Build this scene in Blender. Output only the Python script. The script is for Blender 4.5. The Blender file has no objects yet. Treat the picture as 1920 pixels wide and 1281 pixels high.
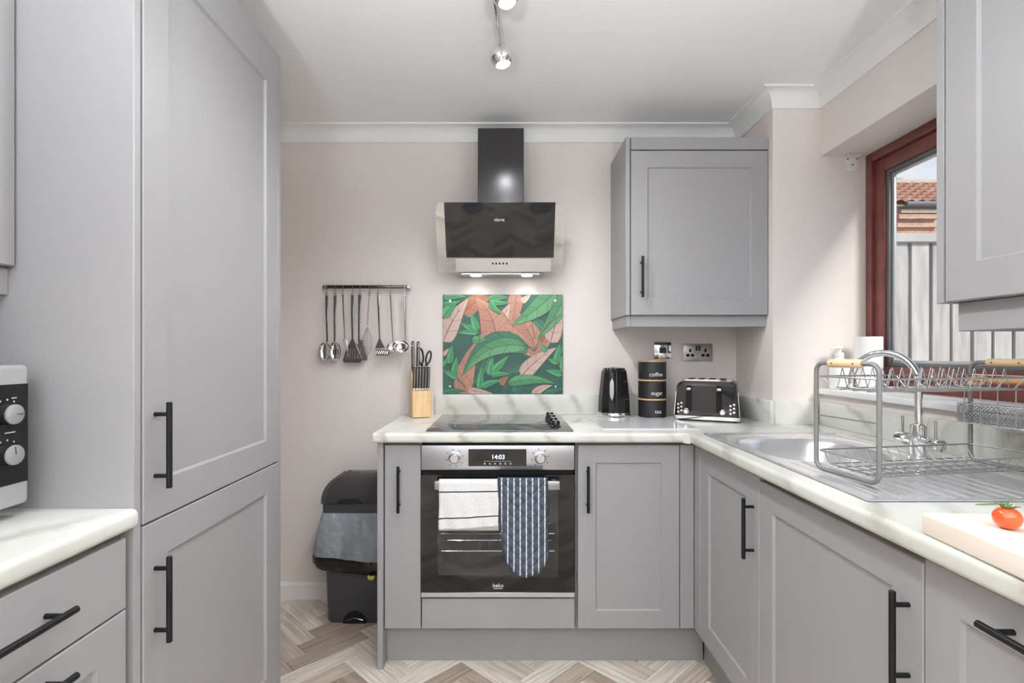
import bpy, bmesh, math, random
from mathutils import Vector, Matrix
random.seed(7)
PI = math.pi
C = bpy.context.scene.collection
SC = bpy.context.scene

# ------------------------------------------------------------------ camera
CAMZ = 1.223
cam_d = bpy.data.cameras.new('camera')
cam_d.sensor_fit = 'HORIZONTAL'; cam_d.sensor_width = 36.0
cam_d.lens = 975.0 / 1920.0 * 36.0
cam_d.shift_x = 10.0 / 1920.0
cam_d.shift_y = 21.5 / 1920.0
cam_d.clip_start = 0.02
cam = bpy.data.objects.new('camera', cam_d); C.objects.link(cam)
cam.location = (0, 0, CAMZ); cam.rotation_euler = (PI / 2, 0, 0)
SC.camera = cam
SC.view_settings.view_transform = 'Standard'
SC.view_settings.look = 'None'
SC.view_settings.gamma = 1.0
SC.view_settings.use_curve_mapping = False
SC.view_settings.exposure = 0.0
SC.cycles.use_denoising = True
SC.cycles.max_bounces = 10
SC.cycles.diffuse_bounces = 6
SC.cycles.glossy_bounces = 5
SC.cycles.transparent_max_bounces = 12
SC.cycles.sample_clamp_indirect = 6.0
SC.cycles.caustics_reflective = False
SC.cycles.caustics_refractive = False
SPOT_W = 20.0          # each spotlight of the ceiling bar in view
REAR_W = 6.0          # each spotlight of the unseen bar behind the camera
CEILING_FILL_W = 265.0      # each uplighter added unseen behind the camera to brighten the ceiling
SKY_STRENGTH = 1.0
SUN_STRENGTH = 4.0

# ------------------------------------------------------------------ sky
world = bpy.data.worlds.new('sky'); SC.world = world
world.use_nodes = True
nt = world.node_tree; nt.nodes.clear()
wo = nt.nodes.new('ShaderNodeOutputWorld'); wb = nt.nodes.new('ShaderNodeBackground')
tc = nt.nodes.new('ShaderNodeTexCoord'); mp = nt.nodes.new('ShaderNodeMapping')
mp.inputs['Scale'].default_value = (1, 1, 2.2)
nz = nt.nodes.new('ShaderNodeTexNoise'); nz.inputs['Scale'].default_value = 3.0; nz.inputs['Detail'].default_value = 6
rp = nt.nodes.new('ShaderNodeValToRGB')
rp.color_ramp.elements[0].position = 0.42; rp.color_ramp.elements[0].color = (0.36, 0.56, 0.92, 1)
rp.color_ramp.elements[1].position = 0.60; rp.color_ramp.elements[1].color = (1.0, 1.0, 1.0, 1)
nt.links.new(tc.outputs['Generated'], mp.inputs['Vector']); nt.links.new(mp.outputs['Vector'], nz.inputs['Vector'])
nt.links.new(nz.outputs['Fac'], rp.inputs['Fac']); nt.links.new(rp.outputs['Color'], wb.inputs['Color'])
wb.inputs['Strength'].default_value = SKY_STRENGTH
nt.links.new(wb.outputs['Background'], wo.inputs['Surface'])

sun_d = bpy.data.lights.new('sun', 'SUN'); sun_d.energy = SUN_STRENGTH; sun_d.angle = math.radians(14); sun_d.color = (1, .96, .90)
sun = bpy.data.objects.new('sun', sun_d); C.objects.link(sun)
sun.rotation_euler = Vector((0, 0, -1)).rotation_difference(Vector((-.33, .72, -.61)).normalized()).to_euler()

# ------------------------------------------------------------------ materials
M = {}
def sock(n, name): return n.inputs[name]
def mat(name, col, rough=0.5, metal=0.0, spec=0.5, coat=0.0, noise=None, bump=None, emit=None):
    m = bpy.data.materials.new(name); m.use_nodes = True
    t = m.node_tree; b = t.nodes['Principled BSDF']
    b.inputs['Base Color'].default_value = (*col, 1); b.inputs['Roughness'].default_value = rough
    b.inputs['Metallic'].default_value = metal; b.inputs['Specular IOR Level'].default_value = spec
    b.inputs['Coat Weight'].default_value = coat; b.inputs['Coat Roughness'].default_value = 0.04
    if emit:
        b.inputs['Emission Color'].default_value = (*emit[0], 1); b.inputs['Emission Strength'].default_value = emit[1]
    co = None
    if noise or bump:
        co = t.nodes.new('ShaderNodeTexCoord')
    if noise:                              # (scale, other colour, (map scale))
        sc, c2, ms = noise
        mpn = t.nodes.new('ShaderNodeMapping'); mpn.inputs['Scale'].default_value = ms
        n = t.nodes.new('ShaderNodeTexNoise'); n.inputs['Scale'].default_value = sc; n.inputs['Detail'].default_value = 5
        r = t.nodes.new('ShaderNodeValToRGB')
        r.color_ramp.elements[0].position = .35; r.color_ramp.elements[1].position = .65
        r.color_ramp.elements[0].color = (*col, 1); r.color_ramp.elements[1].color = (*c2, 1)
        t.links.new(co.outputs['Object'], mpn.inputs['Vector']); t.links.new(mpn.outputs['Vector'], n.inputs['Vector'])
        t.links.new(n.outputs['Fac'], r.inputs['Fac']); t.links.new(r.outputs['Color'], b.inputs['Base Color'])
    if bump:                               # (scale, strength, distance)
        n = t.nodes.new('ShaderNodeTexNoise'); n.inputs['Scale'].default_value = bump[0]; n.inputs['Detail'].default_value = 3
        bp = t.nodes.new('ShaderNodeBump'); bp.inputs['Strength'].default_value = bump[1]; bp.inputs['Distance'].default_value = bump[2]
        t.links.new(co.outputs['Object'], n.inputs['Vector']); t.links.new(n.outputs['Fac'], bp.inputs['Height'])
        t.links.new(bp.outputs['Normal'], b.inputs['Normal'])
    M[name] = m
    return m

mat('wall', (.77, .715, .68), .85, bump=(180, .08, .002), spec=.2)
mat('ceiling', (.90, .90, .90), .9, bump=(120, .05, .002), spec=.2)
mat('cornice', (.86, .87, .86), .7, spec=.3)
mat('skirting', (.82, .82, .81), .4)
mat('cabinet', (.330, .324, .327), .42, bump=(900, .03, .0004))
mat('cabinet_side', (.330, .324, .327), .40, bump=(900, .03, .0004))
mat('carcass', (.25, .247, .25), .5)
mat('plinth', (.30, .30, .295), .5)
mat('gap', (.012, .012, .012), .7, spec=.2)
mat('black_metal', (.008, .008, .009), .38, spec=.3)
mat('steel', (.60, .61, .63), .34, metal=1.0)
mat('steel_sink', (.80, .80, .81), .24, metal=.7, bump=(400, .02, .0005))
mat('chrome', (.80, .80, .80), .07, metal=1.0)
mat('dark_chrome', (.50, .49, .48), .16, metal=1.0)
mat('rail_metal', (.10, .085, .07), .25, metal=.8)
mat('wire', (.30, .30, .30), .4, metal=.5)
mat('wire_bright', (.42, .42, .415), .35, metal=.7)
mat('tube_grey', (.22, .22, .218), .45, metal=.2)
mat('black_glass', (.010, .010, .011), .04, spec=.42)
mat('hood_chimney', (.045, .043, .045), .2, metal=.3)
mat('hob_glass', (.07, .07, .073), .06, spec=1.0)
mat('black_gloss', (.010, .010, .011), .10, coat=.15, spec=.45)
mat('black_matt', (.025, .025, .027), .42)
mat('black_plastic', (.015, .015, .016), .35)
mat('canister', (.022, .022, .024), .38)
mat('bin_body', (.055, .055, .058), .42, bump=(300, .08, .0005))
mat('bin_lid', (.05, .047, .046), .18)
mat('liner', (.20, .215, .235), .28, noise=(7, (.29, .31, .33), (1, 1, .35)), bump=(11, 1.0, .02))
mat('liner_fold', (.01, .01, .011), .22, bump=(22, .4, .006))
mat('yellow', (.55, .50, .05), .4)
mat('bamboo', (.62, .40, .19), .45, noise=(14, (.70, .48, .25), (1, 1, 8)))
mat('block_wood', (.72, .47, .22), .42, noise=(9, (.82, .58, .31), (6, 6, .6)))
mat('grip_wood', (.72, .52, .30), .45, noise=(18, (.80, .60, .38), (1, 1, 6)))
mat('brush_wood', (.50, .24, .09), .5, noise=(18, (.60, .31, .13), (1, 6, 1)))
mat('board_wood', (.80, .69, .57), .5, noise=(4, (.83, .75, .65), (5, .7, 5)))
mat('bristle', (.75, .62, .45), .8)
mat('white_plastic', (.80, .80, .79), .35)
mat('white_text', (.85, .85, .85), .5)
mat('grey_text', (.45, .45, .45), .5)
mat('paper', (.82, .82, .81), .9, bump=(160, .3, .001))
mat('silver_plastic', (.50, .50, .505), .36, metal=.35)
mat('silver_knob', (.33, .33, .33), .4, metal=.2)
mat('mahogany', (.145, .040, .034), .30, noise=(10, (.20, .062, .052), (1.5, 1.5, 1.5)))
mat('gasket', (.13, .135, .14), .5)
mat('spacer', (.55, .56, .57), .35, metal=.5)
mat('sill', (.84, .84, .83), .35)
mat('concrete', (.42, .41, .39), .9, noise=(3, (.50, .49, .47), (1, 1, 1)))
mat('gutter', (.16, .17, .17), .5)
mat('ridge_tile', (.42, .38, .30), .8, noise=(9, (.52, .45, .36), (1, 1, 1)))
mat('tomato', (.80, .075, .012), .16, coat=.5, noise=(20, (.84, .11, .018), (1, 1, 1)))
mat('tomato_stem', (.10, .17, .035), .6)
mat('navy', (.022, .048, .085), .8)
mat('lamp_glow', (1, 1, 1), .5, emit=((1, .985, .96), 14))
mat('hood_glow', (1, 1, 1), .5, emit=((1, .97, .90), 14))
mat('display_glow', (.6, .75, 1), .5, emit=((.62, .78, 1), 2.2))
mat('enamel', (.42, .42, .42), .4)
mat('grey_socket', (.40, .395, .385), .30, metal=.9)
mat('pan_rest', (.72, .725, .73), .12, spec=.6)

def glass_mat(name, tint, fac_ior=1.5, rough=0.0, base=0.0):
    m = bpy.data.materials.new(name); m.use_nodes = True
    t = m.node_tree; t.nodes.clear()
    o = t.nodes.new('ShaderNodeOutputMaterial'); mx = t.nodes.new('ShaderNodeMixShader')
    tr = t.nodes.new('ShaderNodeBsdfTransparent'); tr.inputs['Color'].default_value = (*tint, 1)
    gl = t.nodes.new('ShaderNodeBsdfGlossy'); gl.inputs['Roughness'].default_value = rough
    lw = t.nodes.new('ShaderNodeLayerWeight'); lw.inputs['Blend'].default_value = .5
    f0 = ((fac_ior - 1) / (fac_ior + 1)) ** 2 + base
    pw = t.nodes.new('ShaderNodeMath'); pw.operation = 'POWER'; pw.inputs[1].default_value = 5.0
    ad = t.nodes.new('ShaderNodeMath'); ad.operation = 'MULTIPLY_ADD'; ad.inputs[1].default_value = 1 - f0; ad.inputs[2].default_value = f0; ad.use_clamp = True
    t.links.new(lw.outputs['Facing'], pw.inputs[0]); t.links.new(pw.outputs[0], ad.inputs[0]); t.links.new(ad.outputs[0], mx.inputs[0])
    t.links.new(tr.outputs[0], mx.inputs[1]); t.links.new(gl.outputs[0], mx.inputs[2]); t.links.new(mx.outputs[0], o.inputs['Surface'])
    M[name] = m
glass_mat('window_glass', (.97, .98, .98), 1.35)
glass_mat('oven_glass', (.72, .72, .73), 1.5, .02, .01)
glass_mat('hood_glass', (.90, .93, .92), 1.5, .02, .14)

def mnode(t, op, a, b=None, c=None):
    n = t.nodes.new('ShaderNodeMath'); n.operation = op
    for i, v in enumerate((a, b, c)):
        if v is None: continue
        if isinstance(v, (int, float)): n.inputs[i].default_value = v
        else: t.links.new(v, n.inputs[i])
    return n.outputs[0]
def marble():
    m = bpy.data.materials.new('marble'); m.use_nodes = True
    t = m.node_tree; b = t.nodes['Principled BSDF']; b.inputs['Roughness'].default_value = .28
    co = t.nodes.new('ShaderNodeTexCoord'); mpn = t.nodes.new('ShaderNodeMapping')
    mpn.inputs['Rotation'].default_value = (.45, .35, .6)
    t.links.new(co.outputs['Object'], mpn.inputs['Vector'])
    n0 = t.nodes.new('ShaderNodeTexNoise'); n0.inputs['Scale'].default_value = 2.4; n0.inputs['Detail'].default_value = 5
    t.links.new(mpn.outputs['Vector'], n0.inputs['Vector'])
    w = t.nodes.new('ShaderNodeTexWave'); w.wave_type = 'BANDS'; w.inputs['Scale'].default_value = 2.6
    w.inputs['Distortion'].default_value = 3.2; w.inputs['Detail'].default_value = 6; w.inputs['Detail Scale'].default_value = 2.2; w.inputs['Detail Roughness'].default_value = .65
    t.links.new(mpn.outputs['Vector'], w.inputs['Vector'])
    r = t.nodes.new('ShaderNodeValToRGB')
    e = r.color_ramp.elements
    e[0].position = 0.0; e[0].color = (.47, .46, .41, 1)
    e[1].position = .34; e[1].color = (.73, .73, .685, 1)
    k = e.new(.11); k.color = (.64, .635, .585, 1)
    nv = t.nodes.new('ShaderNodeTexNoise'); nv.inputs['Scale'].default_value = 3.1; nv.inputs['Detail'].default_value = 3
    t.links.new(co.outputs['Object'], nv.inputs['Vector'])
    fade = mnode(t, 'MULTIPLY', mnode(t, 'MAXIMUM', mnode(t, 'SUBTRACT', nv.outputs['Fac'], .42), 0.0), 1.15)
    t.links.new(mnode(t, 'ADD', w.outputs['Fac'], fade), r.inputs['Fac'])
    r2 = t.nodes.new('ShaderNodeValToRGB'); r2.color_ramp.elements[0].position = .40; r2.color_ramp.elements[0].color = (.82, .82, .79, 1)
    r2.color_ramp.elements[1].position = .6; r2.color_ramp.elements[1].color = (1, 1, 1, 1)
    t.links.new(n0.outputs['Fac'], r2.inputs['Fac'])
    mx = t.nodes.new('ShaderNodeMixRGB'); mx.blend_type = 'MULTIPLY'; mx.inputs[0].default_value = 1
    t.links.new(r.outputs['Color'], mx.inputs[1]); t.links.new(r2.outputs['Color'], mx.inputs[2])
    t.links.new(mx.outputs[0], b.inputs['Base Color'])
    M['marble'] = m
marble()

def plank_mat():
    m = bpy.data.materials.new('plank'); m.use_nodes = True
    t = m.node_tree; b = t.nodes['Principled BSDF']; b.inputs['Roughness'].default_value = .42
    oi = t.nodes.new('ShaderNodeObjectInfo'); ge = t.nodes.new('ShaderNodeAttribute'); ge.attribute_name = 'plank_random'; uv = t.nodes.new('ShaderNodeUVMap'); uv.uv_map = 'uv'
    ad = t.nodes.new('ShaderNodeMath'); ad.operation = 'ADD'; fr = t.nodes.new('ShaderNodeMath'); fr.operation = 'FRACT'
    t.links.new(oi.outputs['Random'], ad.inputs[0]); t.links.new(ge.outputs['Fac'], ad.inputs[1]); t.links.new(ad.outputs[0], fr.inputs[0])
    r = t.nodes.new('ShaderNodeValToRGB'); e = r.color_ramp.elements
    e[0].position = 0; e[0].color = (.39, .315, .255, 1)
    e[1].position = 1; e[1].color = (.82, .75, .67, 1)
    for p, c in ((.18, (.46, .38, .31)), (.36, (.62, .54, .46)), (.65, (.76, .69, .61))):
        k = e.new(p); k.color = (*c, 1)
    t.links.new(fr.outputs[0], r.inputs['Fac'])
    mpn = t.nodes.new('ShaderNodeMapping'); mpn.inputs['Scale'].default_value = (3, 55, 1)
    cb = t.nodes.new('ShaderNodeCombineXYZ'); ml = t.nodes.new('ShaderNodeMath'); ml.operation = 'MULTIPLY'; ml.inputs[1].default_value = 37
    t.links.new(fr.outputs[0], ml.inputs[0]); t.links.new(ml.outputs[0], cb.inputs['Z']); t.links.new(cb.outputs[0], mpn.inputs['Location'])
    t.links.new(uv.outputs[0], mpn.inputs['Vector'])
    n = t.nodes.new('ShaderNodeTexNoise'); n.inputs['Scale'].default_value = 1.6; n.inputs['Detail'].default_value = 6; n.inputs['Distortion'].default_value = .6
    t.links.new(mpn.outputs[0], n.inputs['Vector'])
    r2 = t.nodes.new('ShaderNodeValToRGB'); r2.color_ramp.elements[0].position = .35; r2.color_ramp.elements[0].color = (.72, .70, .68, 1)
    r2.color_ramp.elements[1].position = .62; r2.color_ramp.elements[1].color = (1.08, 1.06, 1.04, 1)
    t.links.new(n.outputs['Fac'], r2.inputs['Fac'])
    mx = t.nodes.new('ShaderNodeMixRGB'); mx.blend_type = 'MULTIPLY'; mx.inputs[0].default_value = 1
    t.links.new(r.outputs[0], mx.inputs[1]); t.links.new(r2.outputs[0], mx.inputs[2]); t.links.new(mx.outputs[0], b.inputs['Base Color'])
    M['plank'] = m
plank_mat()

def random_mat(name, cols, rough, nscale=8, ms=(1, 1, 1)):
    """one colour per object out of a ramp, with fine mottling"""
    m = bpy.data.materials.new(name); m.use_nodes = True
    t = m.node_tree; b = t.nodes['Principled BSDF']; b.inputs['Roughness'].default_value = rough
    oi = t.nodes.new('ShaderNodeObjectInfo'); r = t.nodes.new('ShaderNodeValToRGB'); e = r.color_ramp.elements
    e[0].color = (*cols[0], 1); e[1].color = (*cols[-1], 1)
    for i, c in enumerate(cols[1:-1]):
        k = e.new((i + 1) / (len(cols) - 1)); k.color = (*c, 1)
    t.links.new(oi.outputs['Random'], r.inputs['Fac'])
    co = t.nodes.new('ShaderNodeTexCoord'); mpn = t.nodes.new('ShaderNodeMapping'); mpn.inputs['Scale'].default_value = ms
    n = t.nodes.new('ShaderNodeTexNoise'); n.inputs['Scale'].default_value = nscale; n.inputs['Detail'].default_value = 5
    n.noise_dimensions = '4D'
    ml = t.nodes.new('ShaderNodeMath'); ml.operation = 'MULTIPLY'; ml.inputs[1].default_value = 50
    t.links.new(oi.outputs['Random'], ml.inputs[0]); t.links.new(ml.outputs[0], n.inputs['W'])
    t.links.new(co.outputs['Object'], mpn.inputs[0]); t.links.new(mpn.outputs[0], n.inputs['Vector'])
    r2 = t.nodes.new('ShaderNodeValToRGB'); r2.color_ramp.elements[0].position = .33; r2.color_ramp.elements[0].color = (.74, .73, .72, 1)
    r2.color_ramp.elements[1].position = .6; r2.color_ramp.elements[1].color = (1, 1, 1, 1)
    t.links.new(n.outputs['Fac'], r2.inputs['Fac'])
    mx = t.nodes.new('ShaderNodeMixRGB'); mx.blend_type = 'MULTIPLY'; mx.inputs[0].default_value = 1
    t.links.new(r.outputs[0], mx.inputs[1]); t.links.new(r2.outputs[0], mx.inputs[2]); t.links.new(mx.outputs[0], b.inputs['Base Color'])
    M[name] = m
random_mat('fence_wood', [(.46, .445, .435), (.52, .49, .475), (.49, .475, .46), (.56, .54, .52)], .85, 5, (6, 6, .8))
random_mat('roof_tile', [(.42, .20, .13), (.50, .26, .17), (.46, .23, .16), (.55, .31, .22)], .8, 9)

def brick_mat():
    m = bpy.data.materials.new('brick'); m.use_nodes = True
    t = m.node_tree; b = t.nodes['Principled BSDF']; b.inputs['Roughness'].default_value = .9
    co = t.nodes.new('ShaderNodeTexCoord'); mpn = t.nodes.new('ShaderNodeMapping'); mpn.inputs['Rotation'].default_value = (PI / 2, 0, 0)
    br = t.nodes.new('ShaderNodeTexBrick'); br.inputs['Scale'].default_value = 1.0
    br.inputs['Brick Width'].default_value = .225; br.inputs['Row Height'].default_value = .075; br.inputs['Mortar Size'].default_value = .008
    br.inputs['Color1'].default_value = (.50, .24, .15, 1); br.inputs['Color2'].default_value = (.58, .36, .25, 1); br.inputs['Mortar'].default_value = (.55, .50, .44, 1)
    t.links.new(co.outputs['Object'], mpn.inputs[0]); t.links.new(mpn.outputs[0], br.inputs['Vector'])
    t.links.new(br.outputs['Color'], b.inputs['Base Color'])
    M['brick'] = m
brick_mat()

def uvmat(name, build, rough=.7, coat=0.0):
    m = bpy.data.materials.new(name); m.use_nodes = True
    t = m.node_tree; b = t.nodes['Principled BSDF']; b.inputs['Roughness'].default_value = rough
    b.inputs['Coat Weight'].default_value = coat; b.inputs['Coat Roughness'].default_value = .03
    uv = t.nodes.new('ShaderNodeUVMap'); uv.uv_map = 'uv'
    sp = t.nodes.new('ShaderNodeSeparateXYZ'); t.links.new(uv.outputs[0], sp.inputs[0])
    build(t, b, sp.outputs[0], sp.outputs[1], uv.outputs[0])
    M[name] = m
def mixc(t, f, a, b):
    n = t.nodes.new('ShaderNodeMixRGB')
    if isinstance(f, (int, float)): n.inputs[0].default_value = f
    else: t.links.new(f, n.inputs[0])
    for i, v in ((1, a), (2, b)):
        if isinstance(v, tuple): n.inputs[i].default_value = (*v, 1)
        else: t.links.new(v, n.inputs[i])
    return n.outputs[0]
def leafmat(name, c1, c2, dark, rib=.045):
    def build(t, b, u, v, vec):
        # u runs along the leaf 0..1, v across -1..1
        av = mnode(t, 'ABSOLUTE', v)
        s = mnode(t, 'SUBTRACT', mnode(t, 'MULTIPLY', u, 26.0), mnode(t, 'MULTIPLY', av, 3.4))
        st = mnode(t, 'GREATER_THAN', mnode(t, 'FRACT', s), .74)
        big = mnode(t, 'GREATER_THAN', mnode(t, 'FRACT', mnode(t, 'MULTIPLY', s, .17)), .955)
        mid = mnode(t, 'LESS_THAN', av, rib)
        edge = mnode(t, 'GREATER_THAN', av, .95)
        half = mnode(t, 'GREATER_THAN', v, 0.0)
        col = mixc(t, half, c1, c2)
        col = mixc(t, mnode(t, 'MULTIPLY', st, .42), col, dark)
        col = mixc(t, mnode(t, 'MULTIPLY', big, .8), col, dark)
        col = mixc(t, edge, col, dark)
        col = mixc(t, mid, col, dark)
        t.links.new(col, b.inputs['Base Color'])
    uvmat(name, build, .35, .3)
leafmat('leaf_pale', (.56, .40, .335), (.52, .36, .30), (.13, .075, .05))
leafmat('leaf_salmon', (.45, .23, .16), (.40, .195, .14), (.16, .07, .04), .03)
leafmat('leaf_orange', (.36, .15, .08), (.31, .125, .07), (.13, .055, .03), .03)
leafmat('leaf_green', (.07, .25, .10), (.115, .32, .145), (.012, .06, .035), .03)
leafmat('leaf_dark', (.03, .15, .085), (.05, .20, .10), (.01, .05, .035), .04)
leafmat('leaf_small', (.05, .27, .10), (.085, .35, .15), (.015, .10, .045), .07)
mat('print_ground', (.020, .075, .055), .35, coat=.3, noise=(9, (.030, .110, .08), (1, 1, 1)))
mat('print_stem', (.10, .115, .05), .35, coat=.8)

def towel_build(t, b, u, v, vec):
    def line(c, w): return mnode(t, 'LESS_THAN', mnode(t, 'ABSOLUTE', mnode(t, 'SUBTRACT', v, c)), w)
    f = mnode(t, 'MAXIMUM', line(.20, .014), line(.76, .014))
    t.links.new(mixc(t, f, (.80, .80, .79), (.035, .045, .06)), b.inputs['Base Color'])
    ck = t.nodes.new('ShaderNodeTexVoronoi'); ck.inputs['Scale'].default_value = 46
    bp = t.nodes.new('ShaderNodeBump'); bp.inputs['Strength'].default_value = .6; bp.inputs['Distance'].default_value = .002
    t.links.new(vec, ck.inputs['Vector']); t.links.new(ck.outputs['Distance'], bp.inputs['Height']); t.links.new(bp.outputs[0], b.inputs['Normal'])
uvmat('towel', towel_build, .95)
def glove_build(t, b, u, v, vec):
    # u across 0..1, v down 0..1
    st = mnode(t, 'GREATER_THAN', mnode(t, 'FRACT', mnode(t, 'ADD', mnode(t, 'MULTIPLY', u, 8.0), .32)), .80)
    n = t.nodes.new('ShaderNodeTexChecker'); n.inputs['Scale'].default_value = 1
    mpn = t.nodes.new('ShaderNodeMapping'); mpn.inputs['Scale'].default_value = (64, 120, 1)
    t.links.new(vec, mpn.inputs[0]); t.links.new(mpn.outputs[0], n.inputs['Vector'])
    n.inputs['Color1'].default_value = (.028, .042, .068, 1); n.inputs['Color2'].default_value = (.115, .14, .185, 1)
    t.links.new(mixc(t, st, n.outputs['Color'], (.78, .79, .80)), b.inputs['Base Color'])
    # quilting: diamonds
    a = mnode(t, 'ABSOLUTE', mnode(t, 'SINE', mnode(t, 'ADD', mnode(t, 'MULTIPLY', u, 12.0), mnode(t, 'MULTIPLY', v, 26.0))))
    c = mnode(t, 'ABSOLUTE', mnode(t, 'SINE', mnode(t, 'SUBTRACT', mnode(t, 'MULTIPLY', u, 12.0), mnode(t, 'MULTIPLY', v, 26.0))))
    h = mnode(t, 'POWER', mnode(t, 'MINIMUM', a, c), .5)
    bp = t.nodes.new('ShaderNodeBump'); bp.inputs['Strength'].default_value = 1.0; bp.inputs['Distance'].default_value = .006
    t.links.new(h, bp.inputs['Height']); t.links.new(bp.outputs[0], b.inputs['Normal'])
uvmat('glove', glove_build, .9)

# ------------------------------------------------------------------ mesh helpers
def V3(*a): return Vector(a)
def box(bm, x0, x1, y0, y1, z0, z1):
    v = [bm.verts.new(p) for p in ((x0, y0, z0), (x1, y0, z0), (x1, y1, z0), (x0, y1, z0), (x0, y0, z1), (x1, y0, z1), (x1, y1, z1), (x0, y1, z1))]
    for f in ((0, 3, 2, 1), (4, 5, 6, 7), (0, 1, 5, 4), (1, 2, 6, 5), (2, 3, 7, 6), (3, 0, 4, 7)):
        bm.faces.new([v[i] for i in f])
    return v
def merge(bm, tmp, mtx=None):
    if mtx is not None: bmesh.ops.transform(tmp, matrix=mtx, verts=tmp.verts)
    me = bpy.data.meshes.new('tmp'); tmp.to_mesh(me); tmp.free(); bm.from_mesh(me); bpy.data.meshes.remove(me)
def rbox(bm, x0, x1, y0, y1, z0, z1, r=.003, seg=2, mtx=None, sel=None):
    t = bmesh.new(); box(t, x0, x1, y0, y1, z0, z1)
    ed = [e for e in t.edges if sel is None or sel(e)]
    bmesh.ops.bevel(t, geom=ed, offset=r, segments=seg, affect='EDGES', profile=.5, clamp_overlap=True)
    merge(bm, t, mtx)
def ring(bm, c, ax, up, r, seg):
    side = ax.cross(up).normalized(); up = side.cross(ax).normalized()
    return [bm.verts.new(c + r * (math.cos(2 * PI * k / seg) * side + math.sin(2 * PI * k / seg) * up)) for k in range(seg)]
def tube(bm, pts, r, seg=8, closed=False, caps=True):
    P = [Vector(p) for p in pts]; n = len(P)
    R = r if isinstance(r, (list, tuple)) else [r] * n
    rings = []; up = None
    for i in range(n):
        if closed: d = P[(i + 1) % n] - P[i - 1]
        else: d = P[min(i + 1, n - 1)] - P[max(i - 1, 0)]
        d.normalize()
        if up is None:
            up = Vector((0, 0, 1)) if abs(d.z) < .9 else Vector((0, 1, 0))
        side = d.cross(up).normalized(); up = side.cross(d).normalized()
        rings.append(ring(bm, P[i], d, up, R[i], seg))
    m = n if closed else n - 1
    for i in range(m):
        a, b = rings[i], rings[(i + 1) % n]
        for k in range(seg):
            bm.faces.new((a[k], a[(k + 1) % seg], b[(k + 1) % seg], b[k]))
    if caps and not closed:
        bm.faces.new(list(reversed(rings[0]))); bm.faces.new(rings[-1])
def cyl(bm, p0, p1, r, seg=16, r2=None):
    tube(bm, [p0, p1], [r, r if r2 is None else r2], seg)
def lathe(bm, prof, c=(0, 0, 0), seg=24, mtx=None, cap0=True, cap1=True):
    t = bmesh.new(); rings = []
    for r, z in prof:
        rings.append([t.verts.new((r * math.cos(2 * PI * k / seg), r * math.sin(2 * PI * k / seg), z)) for k in range(seg)])
    for a, b in zip(rings, rings[1:]):
        for k in range(seg): t.faces.new((a[k], a[(k + 1) % seg], b[(k + 1) % seg], b[k]))
    if cap0: t.faces.new(list(reversed(rings[0])))
    if cap1: t.faces.new(rings[-1])
    m = Matrix.Translation(c)
    if mtx is not None: m = m @ mtx
    merge(bm, t, m)
def prism(bm, pts, axis, a0, a1):
    """polygon in the two other axes (order x,y,z without axis), extruded a0..a1"""
    def mk(p, a):
        q = list(p); q.insert('xyz'.index(axis), a); return bm.verts.new(q)
    A = [mk(p, a0) for p in pts]; B = [mk(p, a1) for p in pts]; n = len(pts)
    bm.faces.new(A); bm.faces.new(list(reversed(B)))
    for i in range(n): bm.faces.new((A[i], B[i], B[(i + 1) % n], A[(i + 1) % n]))
def rrect(x0, x1, y0, y1, r, n=5):
    pts = []
    for cx, cy, a0 in ((x1 - r, y1 - r, 0), (x0 + r, y1 - r, PI / 2), (x0 + r, y0 + r, PI), (x1 - r, y0 + r, 1.5 * PI)):
        for k in range(n + 1):
            a = a0 + PI / 2 * k / n; pts.append((cx + r * math.cos(a), cy + r * math.sin(a)))
    return pts

def finish(me, bm, smooth):
    bmesh.ops.recalc_face_normals(bm, faces=bm.faces)
    bm.to_mesh(me); bm.free()
    if smooth:
        for p in me.polygons: p.use_smooth = True
        me.set_sharp_from_angle(angle=math.radians(smooth if smooth is not True else 38))
BASE = {}
def obj(name, bm, m, parent=None, smooth=True):
    """one mesh object; vertices given in world space unless the parent thing is 'local'"""
    me = bpy.data.meshes.new(name)
    o = bpy.data.objects.new(name, me); C.objects.link(o)
    if parent is not None:
        b = BASE[parent.name]; BASE[o.name] = b
        bmesh.ops.translate(bm, vec=-b, verts=bm.verts)
        o.parent = parent
    else:
        xs = [v.co for v in bm.verts]
        b = Vector(((min(p.x for p in xs) + max(p.x for p in xs)) / 2, (min(p.y for p in xs) + max(p.y for p in xs)) / 2, min(p.z for p in xs)))
        bmesh.ops.translate(bm, vec=-b, verts=bm.verts); o.location = b; BASE[o.name] = b
    finish(me, bm, smooth)
    for k in (m if isinstance(m, (list, tuple)) else [m]): me.materials.append(M[k])
    return o
def tag(o, label, cat=None, group=None, kind=None):
    o['label'] = label
    if cat: o['category'] = cat
    if group: o['group'] = group
    if kind: o['kind'] = kind
    return o
def thing(name, label, cat, loc=(0, 0, 0), rotz=0.0, local=False, group=None):
    o = bpy.data.objects.new(name, None); C.objects.link(o); o.empty_display_size = .05
    o.location = loc; o.rotation_euler = (0, 0, rotz)
    BASE[o.name] = Vector((0, 0, 0)) if local else Vector(loc)
    return tag(o, label, cat, group)
def struct(name, bm, m, label, parent=None, smooth=False):
    o = obj(name, bm, m, parent, smooth)
    if parent is None: tag(o, label, None, None, 'structure')
    return o
def B(f, *a, **k):
    bm = bmesh.new(); f(bm, *a, **k); return bm
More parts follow.
